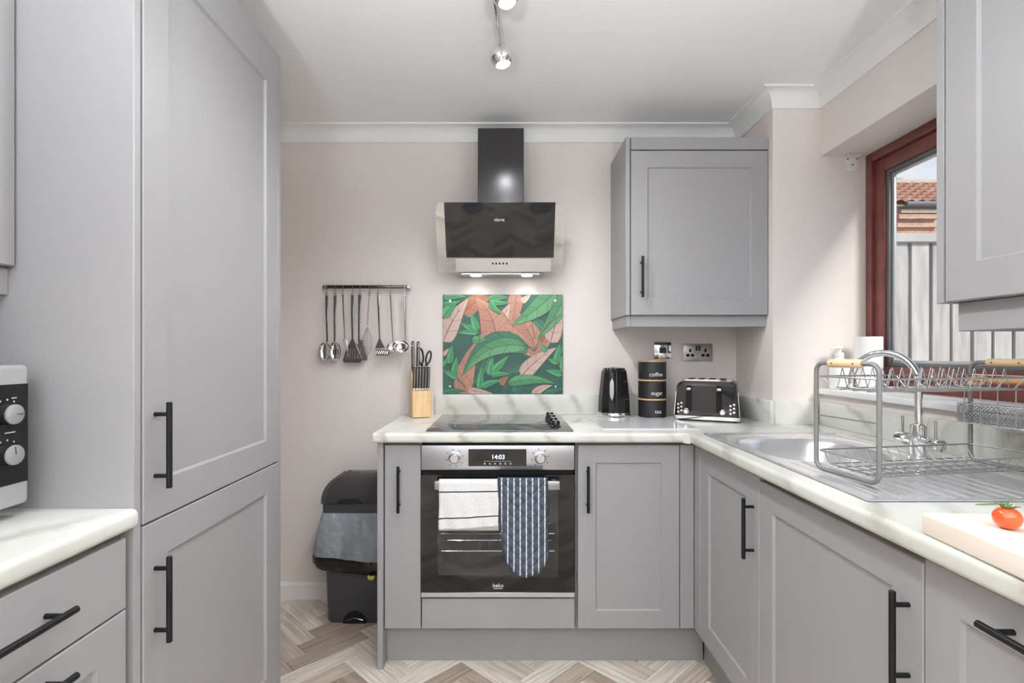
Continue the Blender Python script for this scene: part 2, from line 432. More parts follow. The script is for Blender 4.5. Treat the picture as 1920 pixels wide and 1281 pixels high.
def pydata(name, verts, faces, uvs, m, parent=None, smooth=True):
    """verts in world space (or local of a local thing); uvs one per vertex"""
    me = bpy.data.meshes.new(name); o = bpy.data.objects.new(name, me); C.objects.link(o)
    b = Vector((0, 0, 0))
    if parent is not None: b = BASE[parent.name]; o.parent = parent; BASE[o.name] = b
    me.from_pydata([tuple(Vector(v) - b) for v in verts], [], faces)
    if uvs is not None:
        ul = me.uv_layers.new(name='uv')
        for lp in me.loops: ul.data[lp.index].uv = uvs[lp.vertex_index]
    for k in (m if isinstance(m, (list, tuple)) else [m]): me.materials.append(M[k])
    if smooth:
        for p in me.polygons: p.use_smooth = True
    return o
def text_bm(s, size, mtx, warp=None, depth=.0004):
    cu = bpy.data.curves.new('t', 'FONT'); cu.body = s; cu.size = size; cu.align_x = 'CENTER'; cu.align_y = 'CENTER'; cu.extrude = depth / 2
    cu.resolution_u = 3
    to = bpy.data.objects.new('t', cu); C.objects.link(to)
    dg = bpy.context.evaluated_depsgraph_get(); me = bpy.data.meshes.new_from_object(to.evaluated_get(dg))
    bm = bmesh.new(); bm.from_mesh(me)
    bpy.data.objects.remove(to); bpy.data.curves.remove(cu); bpy.data.meshes.remove(me)
    if warp:
        for v in bm.verts: v.co = warp(v.co)
    else: bmesh.ops.transform(bm, matrix=mtx, verts=bm.verts)
    return bm
FACE_Y = Matrix(((1, 0, 0, 0), (0, 0, -1, 0), (0, 1, 0, 0), (0, 0, 0, 1)))      # text plane XY -> facing -Y
FACE_X = Matrix(((0, 0, 1, 0), (1, 0, 0, 0), (0, 1, 0, 0), (0, 0, 0, 1)))       # facing +X, reading along +Y

# panels: (u, v, w) with w outward
def mp_back(yf): return lambda u, v, w: Vector((u, yf - w, v))
def mp_right(xf): return lambda u, v, w: Vector((xf - w, u, v))
def mp_left(xf): return lambda u, v, w: Vector((xf + w, u, v))
def panel_bm(f, u0, u1, v0, v1, t=.02, rail=.078, top_rail=None, shaker=True):
    bm = bmesh.new(); e = .002
    tr = rail if top_rail is None else top_rail
    loops = [(u0, u1, v0, v1, -t), (u0, u1, v0, v1, -e), (u0 + e, u1 - e, v0 + e, v1 - e, 0)]
    if shaker:
        a = (u0 + rail, u1 - rail, v0 + rail, v1 - tr)
        loops += [(*a, 0), (a[0] + .005, a[1] - .005, a[2] + .005, a[3] - .005, -.007)]
    rs = []
    for (a, b, c, d, w) in loops:
        rs.append([bm.verts.new(f(*p, w)) for p in ((a, c), (b, c), (b, d), (a, d))])
    for p, q in zip(rs, rs[1:]):
        for k in range(4): bm.faces.new((p[k], p[(k + 1) % 4], q[(k + 1) % 4], q[k]))
    bm.faces.new(rs[-1]); bm.faces.new(list(reversed(rs[0])))
    return bm
def handle_bm(f, u, v, vertical=True, L=.178, cc=.128, proj=.030, r=.0058):
    bm = bmesh.new()
    d = (0, 1) if vertical else (1, 0)
    def p(s, w): return f(u + d[0] * s, v + d[1] * s, w)
    tube(bm, [p(-L / 2, proj), p(-L / 2 + .001, proj), p(L / 2 - .001, proj), p(L / 2, proj)], [r * .8, r, r, r * .8], 14)
    for s in (-cc / 2, cc / 2): tube(bm, [p(s, 0), p(s, proj)], r * .78, 10)
    return bm
def add_door(root, f, u0, u1, v0, v1, hu=None, hv=None, hvert=True, name='door', shaker=True, **k):
    d = obj(name, panel_bm(f, u0, u1, v0, v1, shaker=shaker, **k), 'cabinet', root, 30)
    if hu is not None: obj('handle', handle_bm(f, hu, hv, hvert), 'black_metal', d)['label'] = 'matt black bar handle'
    return d

# ------------------------------------------------------------------ room shell
ZC = 2.344; XL = -1.28; XR = 1.35; YB = 2.593; YR = -2.8; XP = 1.1436; YP = 2.235; XO = 1.66
W0 = 1.30                                              # near end of the window opening
struct('ceiling', B(box, XL - .2, XO, YR - .2, YB + .3, ZC, ZC + .15), 'ceiling', 'smooth white painted ceiling over the whole kitchen')
struct('wall_back', B(box, XL - .2, XO, YB, YB + .3, 0, ZC), 'wall', 'pale pink painted wall behind the cooker hood and leaf panel')
struct('wall_left', B(box, XL - .2, XL, YR - .2, YB, 0, ZC), 'wall', 'pale pink wall behind the tall cabinet and microwave')
bm = bmesh.new()
box(bm, XP, XO, YP, YB, 0, ZC)
box(bm, XR, XO, W0, YP, 2.069, ZC)
box(bm, XR, XO, W0, YP, 0, 1.045)
box(bm, XR, XO, YR - .2, W0, 0, ZC)
struct('wall_right', bm, 'wall', 'pale pink wall with boxed corner pillar and deep window recess above the sink')
bm = bmesh.new()
RW = (-1.0, 1.0, .05, 2.1)
box(bm, XL, RW[0], YR - .2, YR, 0, ZC); box(bm, RW[1], XR, YR - .2, YR, 0, ZC)
box(bm, RW[0], RW[1], YR - .2, YR, RW[3], ZC); box(bm, RW[0], RW[1], YR - .2, YR, 0, RW[2])
struct('wall_rear', bm, 'wall', 'pale pink wall with a glazed garden door added behind the camera')
# cornice
def cornice():
    path = [(XL, YB), (XP, YB), (XP, YP), (XR, YP), (XR, YR)]
    p = .068
    prof = [(0, -p - .004), (.006, -p - .004), (.007, -p + .004)]
    for k in range(0, 9):
        a = PI / 2 * k / 8
        prof.append((.007 + (p - .012) * (1 - math.cos(a)), -p + .004 + (p - .012) * math.sin(a)))
    prof += [(p, -.008), (p, 0)]
    bm = bmesh.new(); cols = []
    def nrm(a, b):
        d = Vector((b[0] - a[0], b[1] - a[1])).normalized(); return Vector((d.y, -d.x))
    for i, pt in enumerate(path):
        n1 = nrm(path[i - 1], pt) if i > 0 else None
        n2 = nrm(pt, path[i + 1]) if i < len(path) - 1 else None
        if n1 is None: m = n2
        elif n2 is None: m = n1
        else: m = (n1 + n2) / (1 + n1.dot(n2))
        cols.append([bm.verts.new((pt[0] + m.x * a, pt[1] + m.y * a, ZC + z)) for a, z in prof])
    for a, b in zip(cols, cols[1:]):
        for k in range(len(prof) - 1): bm.faces.new((a[k], a[k + 1], b[k + 1], b[k]))
    return bm
struct('trim_1', cornice(), 'cornice', 'white coved cornice where the walls meet the ceiling', smooth=30)
bm = bmesh.new()
prism(bm, [(YB, 0), (YB - .016, 0), (YB - .016, .068), (YB - .009, .082), (YB, .082)], 'x', XL, -.502)
struct('baseboard_back', bm, 'skirting', 'white skirting board on the back wall beside the bin')
# floor and planks
fl = struct('floor', B(box, XL - .2, XO, YR - .2, YB + .3, -.1, -.004), 'gap', 'herringbone floor of pale and mid brown oak planks')
PW, PN = .082, 4; PL = PW * PN
def plank_geo():
    g = .0006; e = .0012
    x0, x1, y0, y1 = g, PL - g, g, PW - g
    vs = [(x0, y0, -.004), (x1, y0, -.004), (x1, y1, -.004), (x0, y1, -.004), (x0, y0, -e), (x1, y0, -e), (x1, y1, -e), (x0, y1, -e),
          (x0 + e, y0 + e, 0), (x1 - e, y0 + e, 0), (x1 - e, y1 - e, 0), (x0 + e, y1 - e, 0)]
    fs = []
    for a in (0, 4):
        for k in range(4): fs.append((a + k, a + (k + 1) % 4, a + 4 + (k + 1) % 4, a + 4 + k))
    fs.append((8, 9, 10, 11))
    return vs, fs
pv, pf = plank_geo()
pme = bpy.data.meshes.new('plank'); pme.from_pydata(pv, [], pf)
ul = pme.uv_layers.new(name='uv')
for lp in pme.loops: ul.data[lp.index].uv = (pv[lp.vertex_index][0], pv[lp.vertex_index][1])
pme.materials.append(M['plank'])
rot = Matrix.Rotation(PI / 4, 4, 'Z'); orig = Vector((.11, .03, 0))
rest_v, rest_f, rest_uv = [], [], []
for mI in range(-8, 9):
    for k in range(-60, 61):
        for vert in (0, 1):
            if not vert: mtx = rot @ Matrix.Translation((PW * (k + 2 * PN * mI), PW * k, 0))
            else: mtx = rot @ Matrix.Translation((PW * (k + 2 * PN * mI), PW * k, 0)) @ Matrix.Rotation(PI / 2, 4, 'Z')
            mtx = Matrix.Translation(orig) @ mtx
            c = mtx @ Vector((PL / 2, PW / 2, 0))
            if c.y < YR or c.y > YB + .17 or c.x < XL or c.x > XR: continue
            if (c.x > .98 or c.x < -.95) and c.y < 1.6: continue
            if c.y > 2.25 and c.x > -.35: continue
            if c.y > 1.35 and not (c.x < -1.1):
                o = bpy.data.objects.new('plank', pme); C.objects.link(o); o.parent = fl
                o.matrix_local = Matrix.Translation(-BASE[fl.name]) @ mtx
            else:
                n0 = len(rest_v)
                rest_v += [mtx @ Vector(p) for p in pv]; rest_f += [tuple(i + n0 for i in f) for f in pf]; rest_uv += [(p[0], p[1]) for p in pv]
o = pydata('plank_field', rest_v, rest_f, rest_uv, 'plank', fl, False); o['kind'] = 'stuff'
at = o.data.attributes.new('plank_random', 'FLOAT', 'FACE')
nf = len(pf); vals = [random.random() for _ in range(len(rest_f) // nf)]
for i in range(len(rest_f)): at.data[i].value = vals[i // nf]

# ------------------------------------------------------------------ window over the sink
WX = 1.541; WZ0, WZ1 = 1.072, 2.069; WY0, WY1 = W0, YP
def frame_bm(x0, x1, y0, y1, z0, z1, w, r=.004):
    bm = bmesh.new()
    rbox(bm, x0, x1, y1 - w, y1, z0, z1, r); rbox(bm, x0, x1, y0, y0 + w, z0, z1, r)
    rbox(bm, x0, x1, y0 + w, y1 - w, z1 - w, z1, r); rbox(bm, x0, x1, y0 + w, y1 - w, z0, z0 + w, r)
    return bm
w1 = struct('window_1', frame_bm(WX, WX + .07, WY0, WY1, WZ0, WZ1, .038), 'mahogany', 'dark red mahogany framed window above the sink', smooth=30)
obj('sash', frame_bm(WX + .012, WX + .062, WY0 + .041, WY1 - .041, WZ0 + .041, WZ1 - .041, .055), 'mahogany', w1)
obj('gasket', frame_bm(WX + .022, WX + .050, WY0 + .094, WY1 - .094, WZ0 + .094, WZ1 - .094, .016, .001), 'gasket', w1)
obj('spacer_bar', frame_bm(WX + .034, WX + .044, WY0 + .106, WY1 - .106, WZ0 + .106, WZ1 - .106, .016, .001), 'spacer', w1)
obj('pane', B(box, WX + .036, WX + .040, WY0 + .10, WY1 - .10, WZ0 + .10, WZ1 - .10), 'window_glass', w1, False)
bm = bmesh.new(); rbox(bm, 1.325, WX + .005, W0 - .03, YP - .001, 1.048, 1.072, .005, 3)
struct('trim_2', bm, 'sill', 'white window sill below the mahogany window', smooth=True)
# garden door added unseen behind the camera to let daylight in
w2 = struct('window_2', B(lambda bm: [box(bm, a, b, YR - .12, YR - .06, c, d) for a, b, c, d in ((-1, -.93, .05, 2.1), (.93, 1, .05, 2.1), (-.93, .93, 2.03, 2.1), (-.93, .93, .05, .12), (-.04, .04, .12, 2.03))]), 'skirting', 'white framed glazed garden door added unseen behind the camera for daylight')
for a, b in ((-.93, -.04), (.04, .93)): obj('pane', B(box, a, b, YR - .094, YR - .088, .12, 2.03), 'window_glass', w2, False)
for nm, loc, rot_, sx, sy in (('window_portal', (WX + .09, (WY0 + WY1) / 2, (WZ0 + WZ1) / 2), (0, PI / 2, 0), 1.0, .95), ('door_portal', (0, YR - .14, 1.08), (PI / 2, 0, 0), 2.0, 2.05)):
    pl = bpy.data.lights.new(nm, 'AREA'); pl.shape = 'RECTANGLE'; pl.size = sx; pl.size_y = sy; pl.cycles.is_portal = True
    po = bpy.data.objects.new(nm, pl); C.objects.link(po); po.location = loc; po.rotation_euler = rot_

# ------------------------------------------------------------------ outside
struct('patio', B(box, -4, XO, -9, YR - .2, -.35, -.10), 'sill', 'pale stone patio added outside the garden door to bounce light in')  # unseen pale slab added to bounce daylight up onto the ceiling
struct('ground', B(box, XO, 30, -9, 30, -.35, -.30), 'concrete', 'grey concrete ground outside the window')
FY = 3.2
fence = thing('garden_fence', 'weathered grey board garden fence with a capping rail outside the window', 'fence', (3.6, FY, -.3))
bpitch = .128; fx0 = 1.72
bmB = bmesh.new()
prism(bmB, [(0, 0), (.104, 0), (.104, .018), (0, .014)], 'z', 0, 2.22)
me0 = None
for i in range(46):
    x = fx0 + i * bpitch
    if me0 is None:
        b0 = obj('board', bmB, 'fence_wood', fence, False); me0 = b0.data
        # re-centre so that copies share the mesh
        for v in me0.vertices: v.co += BASE[fence.name]
        b = b0
    else:
        b = bpy.data.objects.new('board', me0); C.objects.link(b); b.parent = fence
    b.location = Vector((x, FY - .004, -.3)) - BASE[fence.name]
    b.rotation_euler = (0, random.uniform(-.002, .002), 0)
bm = bmesh.new(); box(bm, fx0, fx0 + 46 * bpitch, FY + .016, FY + .03, -.3, 1.9); obj('back_board', bm, 'fence_wood', fence, False)
bm = bmesh.new(); rbox(bm, fx0 - .02, fx0 + 46 * bpitch, FY - .03, FY + .05, 1.90, 1.955, .004, 1); obj('capping_rail', bm, 'concrete', fence)

HY = 15.0
house = thing('neighbour_house', 'brick house with orange clay tile roof beyond the fence', 'house', (12.5, HY, -.3))
bm = bmesh.new(); box(bm, 10.2, 16.6, HY, HY + 5, -.3, 5.55); obj('wall', bm, 'brick', house, False)
bm = bmesh.new(); box(bm, 8.6, 10.2, HY - 1.2, HY + 5, -.3, 5.62); obj('side_wall', bm, 'brick', house, False)
for k, (zz, out) in enumerate(((4.60, .06), (4.83, .10), (5.06, .16))):
    bm = bmesh.new(); box(bm, 11.2 - .25 * k * 0, 12.35, HY - out, HY + .02, zz, zz + .12); obj('corbel', bm, 'brick', house, False)
bm = bmesh.new(); box(bm, 11.3, 16.6, HY - .12, HY + .02, 5.24, 5.34); obj('eaves_board', bm, 'ridge_tile', house, False)
bm = bmesh.new(); tube(bm, [(11.35, HY - .22, 5.47), (16.8, HY - .22, 5.47)], .075, 10); obj('gutter', bm, 'gutter', house)
bm = bmesh.new(); tube(bm, [(12.7, HY - .16, 5.4), (12.75, HY - .12, 5.0), (12.75, HY - .12, -.2)], .06, 10); obj('downpipe', bm, 'gutter', house)
# roof tiles, one object each
tw, tg, pitch = .30, .27, math.radians(34)
bm = bmesh.new(); N = 8
prof = [(tw * (k / N), .028 * math.sin(2 * PI * k / N) + (.012 if k == N else 0)) for k in range(N + 1)]
up, lo = [], []
for dy in (0, tg * 1.18):
    up.append([bm.verts.new((x, dy, z + .035 * (1 - dy / (tg * 1.18)))) for x, z in prof]); lo.append([bm.verts.new((x, dy, z - .014 + .035 * (1 - dy / (tg * 1.18)))) for x, z in prof])
for k in range(N):
    bm.faces.new((up[0][k], up[0][k + 1], up[1][k + 1], up[1][k])); bm.faces.new((lo[0][k], lo[0][k + 1], up[0][k + 1], up[0][k]))
tme = bpy.data.meshes.new('roof_tile'); finish(tme, bm, True); tme.materials.append(M['roof_tile'])
for r_ in range(7):
    for c_ in range(27):
        o = bpy.data.objects.new('roof_tile', tme); C.objects.link(o); o.parent = house
        o.location = Vector((8.7 + c_ * tw, HY - .25 + r_ * tg * math.cos(pitch), 5.52 + r_ * tg * math.sin(pitch))) - BASE[house.name]
        o.rotation_euler = (pitch, 0, 0)
yr, zr = HY - .25 + 7 * tg * math.cos(pitch), 5.52 + 7 * tg * math.sin(pitch)
bm = bmesh.new(); prism(bm, [(HY - .2, 5.42), (yr, zr - .06), (HY + 5, 5.42)], 'x', 8.7, 16.7); obj('roof_slope', bm, 'ridge_tile', house, False)
bm = bmesh.new(); tube(bm, [(8.65, yr, zr - .02), (16.8, yr, zr - .02)], .12, 12); obj('ridge', bm, 'ridge_tile', house)
bm = bmesh.new(); box(bm, 13.9, 14.8, HY + 4, HY + 4.6, 5.3, 7.45); chim = obj('chimney', bm, 'brick', house, False)
for cx in (14.1, 14.55):
    bm = bmesh.new(); lathe(bm, [(.12, 7.45), (.10, 7.62), (.13, 7.64), (.13, 7.68)], (cx, HY + 4.3, 0), 12); obj('chimney_pot', bm, 'brick', chim)

# ------------------------------------------------------------------ tall cabinet on the left
TX = -.73
tall = thing('tall_cabinet', 'tall light grey two-door cabinet standing left of the bin', 'cabinet', (-1.0, 1.35, 0))
bm = bmesh.new(); rbox(bm, XL + .001, -.7315, 1.020, 1.040, 0, 2.18, .0015, 1); obj('side_panel', bm, 'cabinet_side', tall)
bm = bmesh.new(); rbox(bm, XL + .001, -.7315, 1.663, 1.683, 0, 2.18, .0015, 1); obj('side_panel', bm, 'cabinet_side', tall)
obj('carcass', B(box, XL + .001, TX - .022, 1.041, 1.662, .15, 2.178), 'carcass', tall, False)
obj('plinth', B(box, XL + .001, TX - .06, 1.041, 1.662, 0, .15), 'plinth', tall, False)
f = mp_left(TX)
add_door(tall, f, 1.045, 1.660, .877, 2.18, 1.079, 1.032, top_rail=.125)
add_door(tall, f, 1.045, 1.660, .154, .873, 1.079, .712)
# left base drawers
ld = thing('drawer_cabinet', 'light grey drawer cabinet under the microwave worktop', 'cabinet', (-1.0, .76, 0))
obj('carcass', B(box, XL + .001, -.757, .50, 1.019, .15, .879), 'carcass', ld, False)
obj('plinth', B(box, XL + .001, -.80, .50, 1.019, 0, .15), 'plinth', ld, False)
f = mp_left(-.735)
add_door(ld, f, .506, 1.005, .731, .866, .765, .803, False, 'drawer', False)
add_door(ld, f, .506, 1.005, .440, .727, .765, .694, False, 'drawer', rail=.07)
add_door(ld, f, .506, 1.005, .154, .436, .765, .40, False, 'drawer', rail=.07)
def nose_profile(front, back, z0, z1, r=.012, n=5):
    """2D profile with a rounded front edge; front < back"""
    pts = [(back, z0), (back, z1)]
    for k in range(n + 1):
        a = PI / 2 * k / n; pts.append((front + r - r * math.sin(a), z1 - r + r * math.cos(a)))
    for k in range(n + 1):
        a = PI / 2 * k / n; pts.append((front + r - r * math.cos(a), z0 + r - r * math.sin(a)))
    return pts
WT0, WT1 = .880, .918
bm = bmesh.new(); prism(bm, [(-a, b) for a, b in nose_profile(.723, 1.279, WT0, WT1)], 'y', .50, 1.0195)
tag(obj('worktop', bm, 'marble', None, 30), 'pale marble-effect worktop carrying the microwave', 'worktop')
# left wall cabinet
lw = thing('wall_cabinet', 'light grey wall cabinet above the microwave at the left edge', 'wall cabinet', (-1.12, .72, 1.337))
obj('carcass', B(box, XL + .001, -.982, .42, 1.019, 1.39, 2.18), 'cabinet_side', lw, False)
add_door(lw, mp_left(-.96), .423, 1.016, 1.392, 2.178, .46, 1.50)
obj('pelmet', B(box, XL + .001, -.978, .42, 1.019, 1.337, 1.388), 'cabinet', lw, False)

# ------------------------------------------------------------------ back run
DY = 2.015                                             # plane of the door fronts
f = mp_back(DY)
po_ = thing('pull_out_cabinet', 'narrow plain light grey pull-out cabinet between bin and oven', 'cabinet', (-.41, 2.3, 0))
bm = bmesh.new(); rbox(bm, -.500, -.477, 2.008, YB - .001, 0, .879, .0015, 1); obj('end_panel', bm, 'cabinet', po_)
obj('carcass', B(box, -.476, -.333, DY + .022, YB - .001, .15, .879), 'carcass', po_, False)
add_door(po_, f, -.473, -.333, .154, .866, -.415, .70, shaker=False)
bc = thing('base_cabinet', 'light grey shaker base cabinet right of the oven', 'cabinet', (.5, 2.3, 0))
obj('carcass', B(box, .268, .745, DY + .022, YB - .001, .15, .879), 'carcass', bc, False)
add_door(bc, f, .276, .670, .154, .866, .312, .70, rail=.069)
obj('corner_post', panel_bm(f, .673, .727, .154, .866, shaker=False), 'cabinet', bc)
oh = thing('oven_housing', 'light grey cabinet housing with drawer front below the oven', 'cabinet', (-.03, 2.3, 0))
obj('carcass', B(box, -.331, .266, DY + .022, YB - .001, .15, .268), 'carcass', oh, False)
add_door(oh, f, -.329, .264, .154, .270, shaker=False, name='drawer_front')
tag(obj('plinth', B(box, -.476, .78, 2.068, 2.086, 0, .149), 'plinth', None, False), 'long grey kickboard under the oven run', 'plinth')
# worktop of the back run
bm = bmesh.new(); prism(bm, nose_profile(1.975, YB - .001, WT0, WT1), 'x', -.508, .69)
box(bm, .69, XP - .001, 1.975, YB - .001, WT0, WT1)
tag(obj('worktop', bm, 'marble', None, 30), 'pale marble-effect worktop along the back wall with hob and kettle', 'worktop')
def upstand(label, *rects):
    bm = bmesh.new()
    for r in rects: rbox(bm, *r, WT1, 1.018, .003, 2)
    return tag(obj('upstand', bm, 'marble'), label, 'upstand')
upstand('low marble-effect upstand on the back wall behind the hob', (-.355, XP - .021, YB - .020, YB - .001))
upstand('low marble-effect upstand wrapping the pillar behind the toaster', (XP - .020, XP - .001, YP - .018, YB - .001), (XP, XR - .019, YP - .018, YP - .001))
upstand('low marble-effect upstand behind the sink tap', (XR - .018, XR - .001, .32, YP - .02))

# ------------------------------------------------------------------ right run
RX = .727
f = mp_right(RX)
sc_ = thing('sink_cabinet', 'light grey shaker corner cabinet under the sink bowl', 'cabinet', (1.0, 1.75, 0))
obj('carcass', B(box, RX + .022, XR - .001, 1.497, 2.012, .15, .70), 'carcass', sc_, False)
add_door(sc_, f, 1.499, 1.953, .154, .866, 1.531, .706)
obj('corner_post', panel_bm(f, 1.956, 2.014, .154, .866, shaker=False), 'cabinet', sc_)
dw = thing('dishwasher', 'integrated appliance behind wide light grey shaker door below the draining board', 'appliance', (1.0, 1.2, 0))
obj('body', B(box, RX + .022, XR - .001, .908, 1.494, .15, .870), 'carcass', dw, False)
add_door(dw, f, .908, 1.496, .154, .856, .940, .704, rail=.072)
rd = thing('drawer_cabinet', 'light grey shaker drawer cabinet below the chopping board', 'cabinet', (1.0, .6, 0))
obj('carcass', B(box, RX + .022, XR - .001, .306, .905, .15, .870), 'carcass', rd, False)
add_door(rd, f, .309, .905, .520, .866, .682, .822, False, 'drawer', rail=.070)
add_door(rd, f, .309, .905, .154, .516, .682, .46, False, 'drawer', rail=.070)
tag(obj('plinth', B(box, .785, .803, .306, 2.067, 0, .149), 'plinth', None, False), 'long grey kickboard below the sink run', 'plinth')
SX0, SX1, SY0, SY1 = .739, 1.240, 1.062, 1.958          # sink outline
bm = bmesh.new()
prism(bm, nose_profile(.69, SX0 + .012, WT0, WT1), 'y', .306, 1.975)
box(bm, SX1 - .012, XR - .001, .306, 1.975, WT0, WT1)
box(bm, SX0 + .012, SX1 - .012, .306, SY0 + .012, WT0, WT1)
box(bm, SX0 + .012, SX1 - .012, SY1 - .012, 1.975, WT0, WT1)
box(bm, XP, XR - .001, 1.975, YP - .001, WT0, WT1)
prism(bm, [(.672, 1.976), (.691, 1.976), (.691, 1.955)], 'z', WT0, WT1 - .003)
tag(obj('worktop', bm, 'marble', None, 30), 'pale marble-effect worktop along the window wall around the sink', 'worktop')

# right wall cabinet
rw = thing('wall_cabinet', 'light grey shaker wall cabinet hanging right of the window', 'wall cabinet', (1.19, .95, 1.275))
bm = bmesh.new(); rbox(bm, 1.037, XR - .001, 1.2335, 1.2555, 1.341, 2.16, .0015, 1); obj('side_panel', bm, 'cabinet', rw)
obj('carcass', B(box, 1.058, XR - .001, .63, 1.233, 1.343, 2.158), 'cabinet_side', rw, False)
add_door(rw, mp_right(1.037), .633, 1.2305, 1.343, 2.105, .67, 1.46, rail=.082)
bm = bmesh.new(); rbox(bm, 1.072, 1.090, .63, 1.235, 1.274, 1.342, .0015, 1); rbox(bm, 1.0902, XR - .001, 1.217, 1.235, 1.274, 1.342, .0015, 1); obj('pelmet', bm, 'cabinet', rw)
# back wall cabinet
BY = 2.268
bw = thing('wall_cabinet', 'light grey shaker wall cabinet between the hood and the pillar', 'wall cabinet', (.83, 2.43, 1.338))
bm = bmesh.new(); rbox(bm, .5186, .5386, BY, YB - .001, 1.388, 2.165, .0015, 1); obj('side_panel', bm, 'cabinet_side', bw)
obj('carcass', B(box, .5392, XP - .002, BY + .022, YB - .001, 1.39, 2.15), 'cabinet_side', bw, False)
f = mp_back(BY)
add_door(bw, f, .5425, XP - .004, 1.389, 2.106, .586, 1.552, rail=.072)
obj('top_filler', panel_bm(f, .5425, XP - .002, 2.111, 2.165, shaker=False), 'cabinet', bw)
bm = bmesh.new()
rbox(bm, .545, XP - .002, BY + .022, BY + .040, 1.338, 1.388, .0015, 1)
rbox(bm, .527, .545, BY + .022, YB - .001, 1.338, 1.388, .0015, 1)
obj('pelmet', bm, 'cabinet', bw)

# ------------------------------------------------------------------ ceiling spotlights
def spot_bar(name, label, p0, p1, balls, watt, zbar=2.318):
    root = thing(name, label, 'ceiling light', ((p0[0] + p1[0]) / 2, (p0[1] + p1[1]) / 2, zbar))
    bm = bmesh.new(); tube(bm, [(*p0, zbar), (*p1, zbar)], .007, 10); obj('bar', bm, 'chrome', root)
    cx, cy = (p0[0] + p1[0]) / 2, (p0[1] + p1[1]) / 2
    bm = bmesh.new(); lathe(bm, [(.05, ZC - .001), (.05, ZC - .018), (.044, ZC - .024), (.001, ZC - .026)], (cx, cy, 0), 24); obj('ceiling_rose', bm, 'chrome', root)
    for (x, y, aim, bx) in balls:
        z = 2.261; R = .041
        d = Vector(aim).normalized(); c = Vector((x, y, z))
        q = Vector((0, 0, -1)).rotation_difference(d).to_matrix().to_4x4()
        bm = bmesh.new(); prof = []
        a0 = math.radians(39)
        for k in range(15):
            a = a0 + (PI - .02 - a0) * k / 14; prof.append((R * math.sin(a), -R * math.cos(a)))
        prof = [(.021, -.018), (.0248, -R * math.cos(a0) + .001)] + prof
        lathe(bm, prof, c, 28, q, cap0=False)
        b = obj('lamp_head', bm, 'chrome', root)
        bm = bmesh.new(); lathe(bm, [(.0240, -R * math.cos(a0) + .004), (.0240, -R * math.cos(a0) + .0015)], c, 24, q); obj('bulb', bm, 'lamp_glow', b)
        bm = bmesh.new(); tube(bm, [(bx, y + .002, zbar), (bx + .001, y + .002, zbar - .012), (x, y, z + R * .9)], [.0045, .004, .005], 8); obj('arm', bm, 'chrome', b)
        l = bpy.data.lights.new('spotlight', 'SPOT'); l.energy = watt; l.spot_size = math.radians(168); l.spot_blend = .8; l.shadow_soft_size = .024
        l.color = (.955, .975, 1)
        lo = bpy.data.objects.new('spotlight', l); C.objects.link(lo); lo.location = c + d * (R + .004)
        lo.rotation_euler = Vector((0, 0, -1)).rotation_difference(d).to_euler()
    return root
def bx(y): return -.022 - (1.83 - y) * .075
spot_bar('spotlight_bar', 'chrome ceiling spotlight bar with round ball lamp heads', (bx(1.83), 1.83), (bx(1.05), 1.05),
         [(-.0187, 1.82, (.22, -.06, -1), bx(1.82)), (-.003, 1.50, (.15, -.1, -1), bx(1.5)), (-.085, 1.10, (-.1, -.1, -1), bx(1.1))], SPOT_W)
spot_bar('spotlight_bar', 'unseen second chrome ceiling spotlight bar behind the camera', (-.45, -1.2), (-.75, -2.2),  # unseen rear bar added; a cast shadow points to a lamp there
         [(-.48, -1.25, (.1, .25, -1), -.465), (-.58, -1.58, (-.05, .25, -1), -.565), (-.70, -2.0, (.1, .25, -1), -.69)], REAR_W)

for (x, y, lab) in ((.40, -1.05, 'chrome uplighter added to brighten the ceiling, unseen behind the camera on the right'), (-.40, -1.05, 'chrome uplighter added to brighten the ceiling, unseen behind the camera on the left')):  # unseen lamps added for ceiling brightness
    pd = thing('added_uplighter', lab, 'floor lamp', (x, y, 0), group='uplighters added unseen behind the camera')
    bm = bmesh.new(); lathe(bm, [(.13, .001), (.13, .015), (.014, .03), (.014, .86), (.03, .87)], (x, y, 0), 20); obj('stand', bm, 'chrome', pd)
    bm = bmesh.new(); lathe(bm, [(.03, .862), (.09, .872), (.125, .905), (.14, .985), (.136, .985), (.121, .908), (.087, .876), (.02, .868)], (x, y, 0), 28, cap0=True, cap1=True); obj('bowl_shade', bm, 'black_metal', pd)
    bm = bmesh.new(); lathe(bm, [(.02, .870), (.028, .882), (.02, .894), (.003, .898)], (x, y, 0), 16); obj('bulb', bm, 'lamp_glow', pd)
    l = bpy.data.lights.new('ceiling_fill', 'SPOT'); l.energy = CEILING_FILL_W; l.spot_size = math.radians(160); l.spot_blend = .5; l.shadow_soft_size = .07; l.color = (.87, .935, 1)
    lo = bpy.data.objects.new('ceiling_fill', l); C.objects.link(lo); lo.location = (x, y, .935); lo.rotation_euler = (PI, 0, 0)

